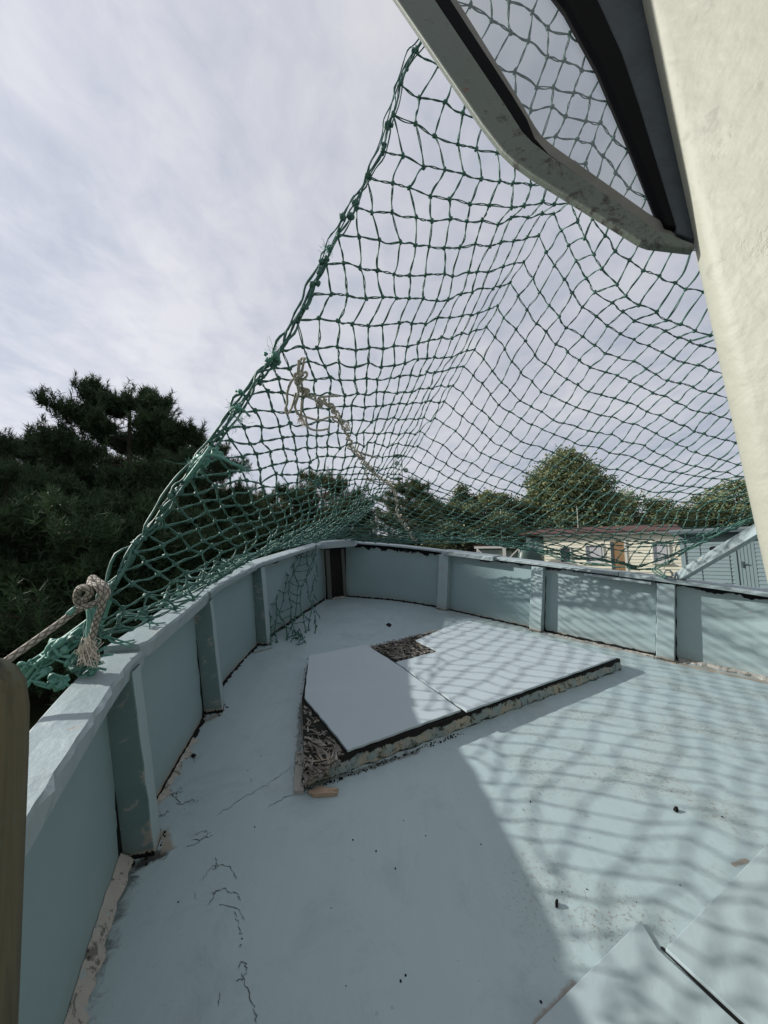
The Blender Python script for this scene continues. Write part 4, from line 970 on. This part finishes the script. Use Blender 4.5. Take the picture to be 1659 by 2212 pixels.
for pix, lab in (([(1454, 1750), (1458, 1747), (1464, 1748), (1466, 1753), (1460, 1755)], 'dark round pebble on the sunlit deck to the right'), ([(1199, 1952), (1202, 1948), (1206, 1952), (1205, 1961), (1200, 1961)], 'dark snail-like crumb standing alone near the shadow edge of the deck'), ([(834, 1350), (840, 1347), (846, 1350), (842, 1355)], 'small black crumb on the shaded deck ahead of the hatch'), ([(412, 1634), (418, 1630), (424, 1632), (419, 1638)], 'black crumb on the deck beside the left bulwark')):
    chip(pix, .012, M['gap'], lab, 'crumb', 'dirt_crumb')
def specks():
    m = MB()
    for k in range(45):
        x, y = random.uniform(350, 1650), random.uniform(1340, 2205); p = D(x, y)
        l = px(p); 
        if (p - D(700, 1330)).length < .3: continue
        if x < 640 and y < 1900 - (x - 350) * 1.4: continue
        if 640 < x < 1345 and 1330 < y < 1720: continue
        if x > 1150 and (x - 1150) + (y - 1830) * 1.0 > 500: continue
        m.blob(p + UP * .001, random.uniform(.0012, .004), .4, 4)
    o = m.build('grit', M['gap'], None); o.matrix_world = BOAT_M; tag(o, 'tiny dark specks of grit scattered over the painted deck', 'grit', None, 'stuff')
specks()

# ------------------------------------------------------------------ trees
def needles(centres, axes, n, length, width, spread=.75):
    N = len(centres); ax = np.repeat(axes, n, 0); c = np.repeat(centres, n, 0); k = N * n
    d = ax + rng.normal(0, spread, (k, 3)); d /= np.linalg.norm(d, axis=1)[:, None]
    s = np.cross(d, rng.normal(0, 1, (k, 3))); s /= np.linalg.norm(s, axis=1)[:, None]
    L = length * rng.uniform(.65, 1.25, (k, 1)); st = c + ax * rng.uniform(-.5, .5, (k, 1)) * length
    v = np.stack([st - s * width * .5, st + s * width * .5, st + d * L], 1).reshape(-1, 3)
    return v, np.arange(k * 3).reshape(-1, 3)
def leaves(centres, size):
    n = len(centres); a = rng.normal(0, 1, (n, 3)); a[:, 2] *= .6; a /= np.linalg.norm(a, axis=1)[:, None]; b = np.cross(a, rng.normal(0, 1, (n, 3))); b /= np.linalg.norm(b, axis=1)[:, None]
    s = size * rng.uniform(.6, 1.35, (n, 1))
    v = np.stack([centres - a * s, centres - b * s * .55, centres + a * s, centres + b * s * .55], 1).reshape(-1, 3); return v, np.arange(n * 4).reshape(-1, 4)
def pine(base, H, spread, label, m='pine', tufts=9000, group='pines beyond the left rail', low=.12, nd=.18, wd=.021, lean=0.0, seedk=0, top_w=.35):
    global rng; rng = np.random.default_rng(100 + seedk); rd = random.Random(50 + seedk)
    root = empty('pine_tree', label, 'tree', base, 0, group)
    t = MB(); trunk = [Vector((lean * (z / H) ** 2 + .06 * math.sin(z * 1.3 + seedk), .05 * math.cos(z), z)) for z in np.linspace(0, H * .97, 14)]
    t.tube(trunk, [max(.02, .022 * H * (1 - k / 14) + .01) for k in range(14)], 8)
    cs = []; axs = []
    nb = int(70 * (tufts / 9000) ** .35)
    for i in range(nb):
        f = low + (1 - low) * (i + rd.random()) / nb; z = H * f * .95; g_ = (f - .5) / .56; prof = max(.02, 1 - g_ * g_) ** .72 if f > .5 else 1.0
        L = max(.35, spread * prof * rd.uniform(.62, 1.12)); az = i * 2.4 + rd.uniform(-.5, .5)
        r0 = Vector((math.cos(az), math.sin(az), 0)); rise = rd.uniform(.0, .28) + .35 * max(0, f - .6)
        p0 = trunk[min(13, int(f * 13))].copy(); p0.z = z * .97; pts = [p0]
        for q in range(1, 6): k = q / 5; pts.append(p0 + r0 * L * k + Vector((rd.uniform(-.06, .06), rd.uniform(-.06, .06), L * (rise * k + .10 * k * k - .12 * math.sin(k * 3)))))
        lim = H * (.95 + rd.uniform(-.07, .05))
        for q in pts: q.z = min(q.z, lim - .42 * math.hypot(q.x, q.y))
        t.tube(pts, [max(.008, .0045 * H * (1 - k / 5.5) * (L / spread)) for k in range(6)], 5, False)
        n_sub = int(7 + 12 * L / spread); bc = Curve(pts)
        for s in range(n_sub):
            k = rd.uniform(.22, 1.0) ** .75; p = bc.at(bc.len * k); a2 = az + rd.choice((-1, 1)) * rd.uniform(.1, 1.4); sl = L * rd.uniform(.14, .30) * (1.2 - .5 * k) + .15
            d2 = Vector((math.cos(a2), math.sin(a2), rd.uniform(.05, .6))).normalized(); e = p + d2 * sl
            t.tube([p, p.lerp(e, .5) + Vector((0, 0, -.03)), e], [.012, .008, .004], 3, False)
            per = max(6, int(tufts / (nb * n_sub) * 1.6))
            for w in range(per):
                kk = rd.uniform(.15, 1.05); c = p.lerp(e, kk) + Vector((rd.gauss(0, .12), rd.gauss(0, .12), rd.gauss(.0, .09))) * (sl + .3)
                cs.append(c); axs.append((d2 * .45 + Vector((rd.gauss(0, .3), rd.gauss(0, .3), 1.0))).normalized())
            if rd.random() < .35:   # upright candle of new growth
                for w in range(5): cs.append(e + Vector((rd.gauss(0, .02), rd.gauss(0, .02), .07 * w))); axs.append(Vector((rd.gauss(0, .12), rd.gauss(0, .12), 1)).normalized())
    for w in range(14): cs.append(trunk[-1] + Vector((rd.gauss(0, .12), rd.gauss(0, .12), rd.uniform(-.4, .25)))); axs.append(Vector((0, 0, 1)))
    v, f = needles(np.array(cs), np.array(axs), 13, nd, wd)
    t.build('trunk', M['bark'], root, smooth=True); npmesh('crown', v, f, M[m], root); return root
def broad(base, H, lobes, label, m='leaf', n=16000, size=.13, group=None, name='broadleaf_tree', seedk=0, trunk_r=.25):
    global rng; rng = np.random.default_rng(300 + seedk); rd = random.Random(70 + seedk)
    root = empty(name, label, 'tree', base, 0, group); t = MB(); tot = sum(l[3] ** 2 for l in lobes); allc = []
    t.tube([(0, 0, 0), (.1, 0, H * .3), (0, .1, H * .55), (.05, 0, H * .85)], [trunk_r, trunk_r * .8, trunk_r * .55, .05], 9)
    for (x, y, z, r, sq) in lobes:
        c = Vector((x, y, z)); t.tube([(0, 0, max(.4, z * .5)), Vector((x * .5, y * .5, z * .78)), c], [trunk_r * .45, trunk_r * .28, .03], 6, False)
        k = max(8, int(34 * r * r)); per = max(8, int(n * r * r / tot / k))
        for q in range(k):
            d = Vector((rd.gauss(0, 1), rd.gauss(0, 1), rd.gauss(0, 1))).normalized(); rr = r * rd.uniform(.45, 1.06); cc = c + Vector((d.x * rr, d.y * rr, d.z * rr * sq))
            if rd.random() < .3: t.tube([c.lerp(cc, .2), cc], [.035, .01], 3, False)
            g = rng.normal(0, 1, (per, 3)) * np.array([.30, .30, .20]) * (r ** .5); allc.append(np.array(cc) + g)
    v, f = leaves(np.concatenate(allc), size); t.build('trunk', M['bark'], root, smooth=True); npmesh('crown', v, f, M[m], root); return root
def gz(p): return float(ground_z(np.array(p[0]), np.array(p[1])))
def stand(x, ytop, dist):           # foot position and height of a tree whose top shows at photo (x, ytop)
    p = WP(x, ytop, dist); b = Vector((p.x, p.y, gz(p))); return b, p.z - b.z
# the big dark pines on the left
b, h = stand(290, 822, 11.5); pine(b, h, 2.6, 'tallest dark pine left of the net, its pointed top against the sky', tufts=15000, seedk=1)
b, h = stand(95, 925, 13.5); pine(b, h, 3.4, 'dark pine whose lower top shows just left of the tallest pine', tufts=10000, seedk=2)
b, h = stand(-75, 1010, 11.0); pine(b, h, 3.0, 'dark pine cut by the left edge of the picture', tufts=10000, seedk=3)
b, h = stand(395, 925, 14.5); pine(b, h, 2.5, 'dark pine leaning out right of the tallest pine towards the net edge', tufts=8000, seedk=4, lean=.5)
b, h = stand(485, 1040, 16.0); pine(b, h, 2.2, 'small olive pine behind the frayed edge of the net', 'pine2', tufts=6000, seedk=5)
b, h = stand(690, 1015, 20.0); pine(b, h, 2.6, 'wispy olive pine behind the middle of the net', 'pine2', tufts=4200, seedk=6, nd=.2, lean=.5)
b, h = stand(600, 1050, 19.0); pine(b, h, 2.2, 'low dark pine between the olive pines', tufts=4500, seedk=7, nd=.2)
b, h = stand(750, 1078, 22.0); pine(b, h, 1.8, 'short dark pine at the right end of the pine row, left of the radio mast', tufts=3500, seedk=8, nd=.2)
b, h = stand(20, 1000, 9.0); pine(b, h, 2.6, 'nearest low dark pine beside the left rail', tufts=8000, seedk=9, low=.05)
b, h = stand(330, 1070, 9.5); pine(b, h, 2.3, 'low dark pine in front of the tallest pine', tufts=8000, seedk=10, low=.05)
b, h = stand(170, 1060, 8.2); pine(b, h, 2.4, 'low bushy pine closest to the boat on the left', tufts=7000, seedk=11, low=.03)
b, h = stand(560, 1120, 14.0); pine(b, h, 2.3, 'low dark pine just over the left rail near the bow', tufts=6000, seedk=12, low=.05)
for i, (x, y, dd) in enumerate(((-120, 1010, 17), (60, 1000, 18), (220, 960, 18), (360, 1000, 19), (500, 1070, 22), (650, 1095, 26))):
    b, h = stand(x, y, dd); pine(b, h, 3.0, ('shadowy pine deep at the far left of the wood', 'shadowy pine behind the two left tops', 'shadowy pine hidden behind the tallest pine', 'shadowy pine filling the gap right of the tallest pine', 'shadowy pine behind the small olive pine', 'shadowy pine furthest back beside the bow')[i], tufts=5000, seedk=20 + i, nd=.26, wd=.03, low=.03)
pine(Vector((-20.25, 12.0, .5)), 17.5, 2.6, 'tall dark pine left of the frame whose shade falls on the bow', tufts=9000, seedk=14, nd=.26, wd=.04)
# mixed trees beyond the bow
def lob(k, w, h, seed, base=.3, rr=.5):
    r = random.Random(seed); out = []
    for i in range(k):
        f = base + (1 - base) * (i + .5) / k; ww = w * math.sin(math.pi * min(1, (1.08 - f) * .95)) ** .7; rad = max(.35, w * rr * r.uniform(.7, 1.1) * (1.15 - .55 * f)); a = i * 2.4 + r.random()
        out.append((math.cos(a) * ww * .62, math.sin(a) * ww * .62, h * f - rad * .75, rad, .8))
    return out
b, h = stand(880, 1030, 26); pine(b, h, 2.3, 'dark pine directly behind the ridge of the net, right of the radio mast', 'pine2', tufts=6500, seedk=31, nd=.2, wd=.02, group='trees beyond the bow', top_w=.6)
spots = [(945, 1072, 30, 2.2, 'leaf_dark', 'low dark bushy tree between the ridge pine and the next pointed top'), (1003, 1045, 31, 2.0, 'leaf_dark', 'pointed dark tree left of the big round tree, first of two spires'), (1050, 1055, 29, 2.0, 'leaf', 'second dark spire left of the big round tree'), (1095, 1062, 30, 2.0, 'leaf_dark', 'bushy tree tucked against the big round tree on its left'),
         (1370, 1055, 33, 3.0, 'leaf', 'rounded tree just right of the big tree'), (1425, 1085, 34, 2.4, 'leaf_dark', 'low tree in the dip right of the rounded tree'), (1500, 1070, 31, 2.8, 'leaf', 'olive tree above the blue shed'), (1590, 1032, 27, 2.8, 'leaf', 'tall olive tree at the wheelhouse edge'), (1690, 1040, 27, 3, 'leaf_dark', 'olive tree hidden mostly by the wheelhouse')]
for i, (x, y, dd, w, mm, lb) in enumerate(spots):
    b, h = stand(x, y, dd); broad(b, h, lob(13, w * 1.2, h, i), lb, mm, 15000, .12, 'trees beyond the bow', 'broadleaf_tree', i)
b, h = stand(1222, 968, 30); hh = h
broad(b, h, [(0, 0, h - 1.1, 1.1, .9), (-1.3, -.3, h - 1.9, 1.2, .9), (1.2, .2, h - 2.2, 1.25, .9), (-2.2, 0, h - 3.3, 1.3, .9), (.2, -.8, h - 2.9, 1.6, .9), (2.3, -.2, h - 3.7, 1.4, .9), (-1.2, -1, h - 4.4, 1.8, .85), (1.2, -1, h - 4.8, 1.8, .85), (-2.7, .3, h - 5.2, 1.4, .9), (2.9, .2, h - 5.4, 1.5, .9), (0, -1, h - 6.3, 2.1, .8), (-2.3, -.5, h - 6.8, 1.6, .8), (2.6, -.5, h - 7, 1.6, .8)],
      'big round yellow-green tree standing above the yellow shed', 'leaf', 42000, .125, 'trees beyond the bow', 'broadleaf_tree', 40)
for i, (x, y, dd, w, lb) in enumerate(((960, 1120, 24, 2.2, 'dark bush at the foot of the trees ahead of the bow'), (1080, 1110, 25, 2.3, 'dark bush left below the big round tree'), (1200, 1105, 26, 2.4, 'dark bush right under the big round tree'), (1320, 1108, 27, 2.4, 'dark bush behind the red roof'), (1430, 1105, 27, 2.4, 'dark bush at the join of the two sheds'), (1550, 1095, 26, 2.4, 'dark bush behind the blue shed roof'))):
    b, h = stand(x, y, dd); broad(b, h, lob(8, w, h, 60 + i, .25, .5), lb, 'leaf_dark', 6500, .12, 'bushes under the trees', 'bush', 60 + i, .1)

# ------------------------------------------------------------------ sheds
M['cream_board'] = plain('cream_weatherboard', (.72, .69, .56), .6, .06, 3, .1); M['white'] = plain('white_trim', (.62, .62, .57), .5, .06); M['red_felt'] = plain('red_roof_felt', (.075, .038, .034), .9, .25, 6, .3)
M['brown_door'] = plain('brown_door', (.27, .17, .09), .6, .15, 5); M['pane'] = plain('dark_pane', (.05, .055, .06), .15, .3, 4, .0, .6); M['curtain'] = None
def curtain_mat():
    m, nt, b = mat('net_curtain', .8, .2); g = G(nt); n = g.noise(30, 2, .5, 0, g.map((1, .02, .02))); nt.links.new(g.mix(n, (.30, .30, .31), (.66, .65, .68)), b.inputs['Base Color']); return m
M['curtain'] = curtain_mat()
M['blue_board'] = plain('blue_weatherboard', (.155, .21, .225), .6, .1, 3, .1); M['blue_dark'] = plain('dark_blue_trim', (.06, .085, .095), .5, .15); M['grey_felt'] = plain('grey_roof_felt', (.13, .16, .175), .9, .2, 6, .3); M['lattice'] = plain('pale_green_panel', (.26, .31, .28), .7, .2, 10)
M['tarp'] = plain('dark_green_tarp', (.05, .085, .075), .4, .4, 5, .4)
def boards(x0, x1, z0, z1, holes, m, par, pitch=.145, name='wall'):
    mb = MB(); z = z0
    while z < z1 - 1e-3:
        zt = min(z + pitch, z1)
        cuts = [(x0, x1)]
        for (a, b_, c, d) in holes:
            if c < zt - .02 and d > z + .02:
                nx = []
                for (p, q) in cuts:
                    if b_ <= p or a >= q: nx.append((p, q)); continue
                    if a > p: nx.append((p, a))
                    if b_ < q: nx.append((b_, q))
                cuts = nx
        for p, q in cuts:
            mb.face([(p, .022, z), (q, .022, z), (q, .004, zt), (p, .004, zt)][::1] if False else [(q, .022, z), (p, .022, z), (p, .004, zt), (q, .004, zt)]); mb.face([(p, .022, z), (q, .022, z), (q, 0, z), (p, 0, z)])
        z = zt
    mb.face([(x1, -.03, z0), (x0, -.03, z0), (x0, -.03, z1), (x1, -.03, z1)])
    return mb.build(name, m, par)
def bx(par, name, m, x0, x1, y0, y1, z0, z1, bev=0):
    mb = MB(); mb.hexa([(x0, y0, z0), (x1, y0, z0), (x1, y1, z0), (x0, y1, z0)], [(x0, y0, z1), (x1, y0, z1), (x1, y1, z1), (x0, y1, z1)]); return mb.build(name, m, par, bevel=bev)
def window(par, x0, x1, z0, z1, pane):
    mb = MB(); f = .055
    for a, b_, c, d in ((x0 - f, x1 + f, z1, z1 + f), (x0 - f, x0, z0, z1), (x1, x1 + f, z0, z1)): mb.box(((a + b_) / 2, .03, (c + d) / 2), b_ - a, .05, d - c)
    o = mb.build('window', M['white'], par); bx(o, 'sill', M['white'], x0 - .10, x1 + .10, 0, .09, z0 - .06, z0)
    bx(o, 'pane', pane, x0, x1, -.02, .006, z0, z1); bx(o, 'reveal', M['blue_dark'], x0, x0 + .035, .008, .02, z0, z1); bx(o, 'head_shade_strip', M['blue_dark'], x0 + .037, x1, .008, .02, z1 - .03, z1); return o  # dark strip under the head: shade of the frame put in as colour
def yellow_shed():
    a = WP(1178, 1204, 19.5); b = WP(1480, 1204, 16.6); d = b - a; Lw = math.hypot(d.x, d.y); ang = math.atan2(d.y, d.x)
    zf = gz(a) ; root = empty('timber_shed', 'cream weatherboard shed with a red felt roof and brown door', 'shed', (a.x, a.y, 1.75), ang + math.pi)   # +x runs back to the left so that +y faces the boat
    S = -1
    X = lambda x_, y_=1204: None
    k = Lw
    def at_px(x):                    # distance along the wall (from its right end) of photo column x
        dx = (x - CX) / F; t = None; lo, hi = 0.0, 1.4
        for _ in range(50):
            mid = (lo + hi) / 2; p = a.lerp(b, mid); c = p.x / (p.y * math.cos(PITCH) + (p.z - CAMZ) * math.sin(PITCH))
            if c < dx: lo = mid
            else: hi = mid
        return (1 - lo) * k
    root.location = (b.x, b.y, 1.75)
    Zp = lambda y, x: CAMZ - 1.75 + (1204 - y) / F * (a.lerp(b, 1 - x / k)).y * 1.0
    ez = 2.36
    wins = [(at_px(1232), at_px(1212), 1.02, 1.72, M['pane']), (at_px(1302), at_px(1267), 1.02, 1.82, M['curtain']), (at_px(1444), at_px(1412), 1.02, 1.95, M['curtain'])]
    wins = [tuple(sorted(w[:2])) + w[2:] for w in wins]; dr = tuple(sorted((at_px(1350), at_px(1320)))) + (.0, 2.0)
    W_ = k + .0
    boards(0, W_, 0, ez, [(w[0], w[1], w[2], w[3]) for w in wins] + [dr], M['cream_board'], root)
    for w in wins: window(root, *w[:4], w[4])
    do = bx(root, 'door', M['brown_door'], dr[0], dr[1], -.02, .012, 0, 2.0); bx(do, 'door_jamb', M['blue_dark'], dr[1] - .10, dr[1] - .002, .014, .03, 0, 1.99); bx(do, 'door_trim', M['white'], dr[0] - .09, dr[0] - .004, .0, .045, 0, 2.06); bx(do, 'handle', M['blue_dark'], dr[0] + .08, dr[0] + .12, .014, .06, .95, 1.08)
    bx(root, 'fascia', M['white'], -.02, W_ + .15, .16, .19, ez - .02, ez + .13)
    mb = MB(); hr = .40; dp = 1.9
    for (y0, z0, y1, z1) in ((.26, ez + .13, -dp, ez + .13 + hr), (-dp, ez + .13 + hr, -2 * dp - .2, ez + .13)):
        q = [(-.03, y0, z0), (W_ + 1.2, y0, z0), (W_ + .2, y1, z1), (-.03, y1, z1)]; 
        if y1 < -dp - .1: q = [(-.03, y0, z0), (W_ + .2, y0, z0), (W_ + 1.2, y1, z1), (-.03, y1, z1)]
        mb.face(q); mb.face([(x, y, z - .04) for x, y, z in q][::-1])
    mb.face([(W_ + 1.2, .26, ez + .13), (W_ + 1.2, -2 * dp - .2, ez + .13), (W_ + .2, -dp, ez + .13 + hr)]); mb.face([(-.03, .26, ez + .13), (-.03, .26, ez + .09), (W_ + 1.2, .26, ez + .09), (W_ + 1.2, .26, ez + .13)])
    mb.build('roof', M['red_felt'], root)
    bx(root, 'gable_wall', M['cream_board'], W_, W_ + .05, -3.6, -.031, 0, ez); bx(root, 'gable_wall', M['cream_board'], -.05, 0, -3.6, -.031, 0, ez + .1)
    bx(root, 'plinth', M['blue_dark'], 0, W_, -3.4, -.035, -.6, 0)
    # dark recess left of the wall
    bx(root, 'porch_post', M['blue_dark'], W_ + .55, W_ + .63, -.2, -.12, 0, ez); bx(root, 'porch_wall', M['blue_board'], W_ + .052, W_ + 1.1, -1.2, -1.15, 0, ez)
    return root, at_px
shed_root, _ = yellow_shed()
def blue_shed():
    a = WP(1474, 1204, 13.6); b = WP(1760, 1204, 11.2); d = b - a; k = math.hypot(d.x, d.y); ang = math.atan2(d.y, d.x)
    root = empty('timber_shed', 'grey-blue weatherboard shed with boarded double doors and a round vent', 'shed', (b.x, b.y, 1.75), ang + math.pi)
    def ax_(x):
        dx = (x - CX) / F; lo, hi = -.2, 1.2
        for _ in range(50):
            mid = (lo + hi) / 2; p = a.lerp(b, mid); c = p.x / (p.y * math.cos(PITCH) + (p.z - CAMZ) * math.sin(PITCH))
            if c < dx: lo = mid
            else: hi = mid
        return (1 - lo) * k
    ez = 2.12; W_ = k
    dr = (ax_(1632), ax_(1592), 0, 1.93)
    boards(0, W_, 0, ez, [dr], M['blue_board'], root, .13)
    for x in (1514, 1576): bx(root, 'batten', M['blue_dark'], ax_(x) - .008, ax_(x) + .008, .0, .026, .05, 1.75)
    bx(root, 'corner_board', M['blue_board'], W_ - .10, W_ + .03, -.02, .045, 0, ez); bx(root, 'corner_board', M['blue_dark'], W_ - .135, W_ - .105, .0, .03, 0, ez)
    do = MB(); n = 5
    for i in range(n): x0 = dr[0] + (dr[1] - dr[0]) * i / n; x1 = dr[0] + (dr[1] - dr[0]) * (i + 1) / n - .012; do.box(((x0 + x1) / 2, .008, .965), x1 - x0, .03, 1.93)
    d_ = do.build('door', M['blue_board'], root); bx(d_, 'door_frame', M['blue_board'], dr[1] + .003, dr[1] + .09, .0, .05, 0, 2.0); bx(d_, 'handle', M['blue_dark'], dr[1] - .14, dr[1] - .10, .025, .06, .92, 1.12); bx(d_, 'lever', M['blue_dark'], dr[1] - .26, dr[1] - .10, .062, .075, 1.02, 1.05)
    v = MB(); c = Vector((ax_(1545), .03, CAMZ - 1.75 + .30)); ring = [c + Vector((math.cos(i * math.pi / 8) * .13, 0, math.sin(i * math.pi / 8) * .085)) for i in range(16)]; v.prism(ring, (0, .02, 0)); v.build('round_vent', M['gap'], root)
    mb = MB(); mb.hexa([(-.3, -2.6, ez + .0), (W_ + .25, -2.6, ez + .0), (W_ + .25, .35, ez + .03), (-.3, .35, ez + .03)], [(-.3, -2.6, ez + .28), (W_ + .25, -2.6, ez + .28), (W_ + .25, .35, ez + .13), (-.3, .35, ez + .13)]); mb.build('roof', M['grey_felt'], root)
    bx(root, 'roof_edge', M['blue_dark'], -.3, W_ + .26, .352, .37, ez - .03, ez + .06)
    bx(root, 'side_wall', M['blue_board'], W_ - .05, W_, -2.5, -.031, 0, ez); bx(root, 'back_wall', M['blue_board'], 0, W_ - .051, -2.5, -2.45, 0, ez); bx(root, 'plinth', M['blue_dark'], 0, W_, -2.4, -.035, -.6, 0)
blue_shed()
def porch():
    a = WP(1030, 1204, 21.5); b = WP(1122, 1204, 20.6); d = b - a; k = math.hypot(d.x, d.y); ang = math.atan2(d.y, d.x)
    root = empty('garden_frame', 'white framed lattice enclosure left of the cream shed', 'enclosure', (b.x, b.y, 1.75), ang + math.pi); H = 1.82
    f = MB()
    for x in (0, k * .32, k * .36, k * .98): f.box((x, 0, H / 2), .09, .09, H)
    f.box((k / 2, 0, H), k + .25, .1, .12); f.box((k / 2, 0, .9), k, .06, .07)
    for s in (.02, .98):
        p = Vector((k * s, .02, H - .1)); q = Vector((k * s + (.5 if s < .5 else -.5), .02, H - .62)); t = (q - p).normalized(); f.box((p + q) / 2, (q - p).length, .06, .07, (t, Vector((0, 1, 0)), t.cross(Vector((0, 1, 0)))))
    f.build('frame', M['white'], root)
    l = MB()
    for i in range(34): x = k * .40 + (k * .57) * i / 34; l.box((x, -.08, H / 2 - .05), .03, .03, H - .15)
    for i in range(16):
        for s in (-1, 1): p = Vector((.05 + k * .28 * i / 16, -.08, .9)); t = Vector((s * .5, 0, .86)).normalized(); l.box(p, H * .9, .012, .02, (t, Vector((0, 1, 0)), t.cross(Vector((0, 1, 0)))))
    l.build('lattice_panel', M['lattice'], root)
    bx(root, 'back_wall', M['lattice'], 0, k, -1.6, -1.55, 0, H - .05); bx(root, 'roof', M['red_felt'], -.1, k + .2, -1.7, .02, H + .061, H + .12)
porch()
def tarp():
    c = WP(1146, 1204, 19.3); m = MB(); rd = random.Random(3); rings = []
    for k, (z, w) in enumerate(((0, .75), (.6, .72), (1.1, .66), (1.5, .58), (1.72, .40), (1.78, .1))):
        rings.append([m.vert(Vector((math.cos(j * math.pi / 7) * w * (1 + .08 * math.sin(j * 3 + k)), math.sin(j * math.pi / 7) * .5 * w * (1 + .1 * math.cos(j * 2)), z))) for j in range(14)])
    for r0, r1 in zip(rings, rings[1:]):
        for j in range(14): m.faces([r0[j], r0[(j + 1) % 14], r1[(j + 1) % 14], r1[j]])
    m.faces(rings[-1]); o = m.build('covered_stack', M['tarp'], None, smooth=True); o.location = (c.x, c.y, 1.75); tag(o, 'heap under a dark green sheet beside the cream shed', 'covered heap')
tarp()
# low red-brown hut roof seen just over the bow rail
def hut():
    a = WP(905, 1204, 26); root = empty('low_hut', 'low dark hut with a brown roof glimpsed through the net over the bow', 'hut', (a.x, a.y, gz(a)), R(-8)); H = CAMZ + (1204 - 1163) / F * 26 - gz(a)
    bx(root, 'wall', plain('hut_brown', (.06, .05, .045), .8), -3.2, 4.2, 0, 3, 0, H - .2); bx(root, 'roof', M['red_felt'], -3.5, 4.5, -.3, 3.2, H - .2, H)
hut()
# ------------------------------------------------------------------ mast and poles
def mast():
    D0 = 70.0; top = WP(859, 985, D0); foot = Vector((top.x, top.y, 0)); H = top.z; root = empty('radio_mast', 'lattice radio mast with dishes rising behind the ridge of the net', 'mast', foot)
    m = MB(); w0, w1 = 1.6, 1.05; st = 12; S = lambda z: w0 + (w1 - w0) * z / H; cn = [(-1, -1), (1, -1), (1, 1), (-1, 1)]
    for sx, sy in cn: m.tube([(sx * w0 * .75, sy * w0 * .75, 0), (sx * w1 * .75, sy * w1 * .75, H)], .055, 5)
    for i in range(st):
        z0, z1 = H * i / st, H * (i + 1) / st; a, b = S(z0) * .75, S(z1) * .75
        for q in range(4): (x0, y0), (x1, y1) = cn[q], cn[(q + 1) % 4]; m.tube([(x0 * a, y0 * a, z0), (x1 * b, y1 * b, z1)], .03, 4, False); m.tube([(x0 * b, y0 * b, z1), (x1 * b, y1 * b, z1)], .03, 4, False)
    m.build('lattice', plain('mast_grey', (.16, .16, .17), .6), root)
    for z in (H, H * .80):
        p = MB(); n = 14; p.tube([(0, 0, z - .08), (0, 0, z + .08)], 1.05, n); p.build('platform', M['blue_dark'], root)
    a = MB(); a.tube([(0, 0, H), (0, 0, H + 2.6)], .05, 5); a.build('aerial', M['blue_dark'], root); 
    for x, z in ((1.6, H * .66), (-.2, H * .92), (1.5, H * .86)):
        d = MB(); d.tube([(x, -1.3, z), (x, -1.05, z)], [.48, .30], 12); d.tube([(x * .8, 0, z), (x, -1.05, z)], .05, 5); d.build('dish', M['lattice'], root)
mast()
for x, y0, dd, lb in ((1081, 1101, 24, 'thin white pole left of the big round tree'), (1246, 1095, 24, 'thin white pole in front of the big round tree'), (1398, 1138, 19, 'short white vent pipe above the red roof')):
    p = WP(x, y0, dd); z0 = gz(p) if dd > 19 else 1.75 + 2.6; m = MB(); m.tube([(0, 0, 0), (0, 0, p.z - z0)], [.022, .016], 6); m.blob((0, 0, p.z - z0), .03, .1, 4); o = m.build('pole', M['white'], None); o.location = (p.x, p.y, z0); tag(o, lb, 'pole')
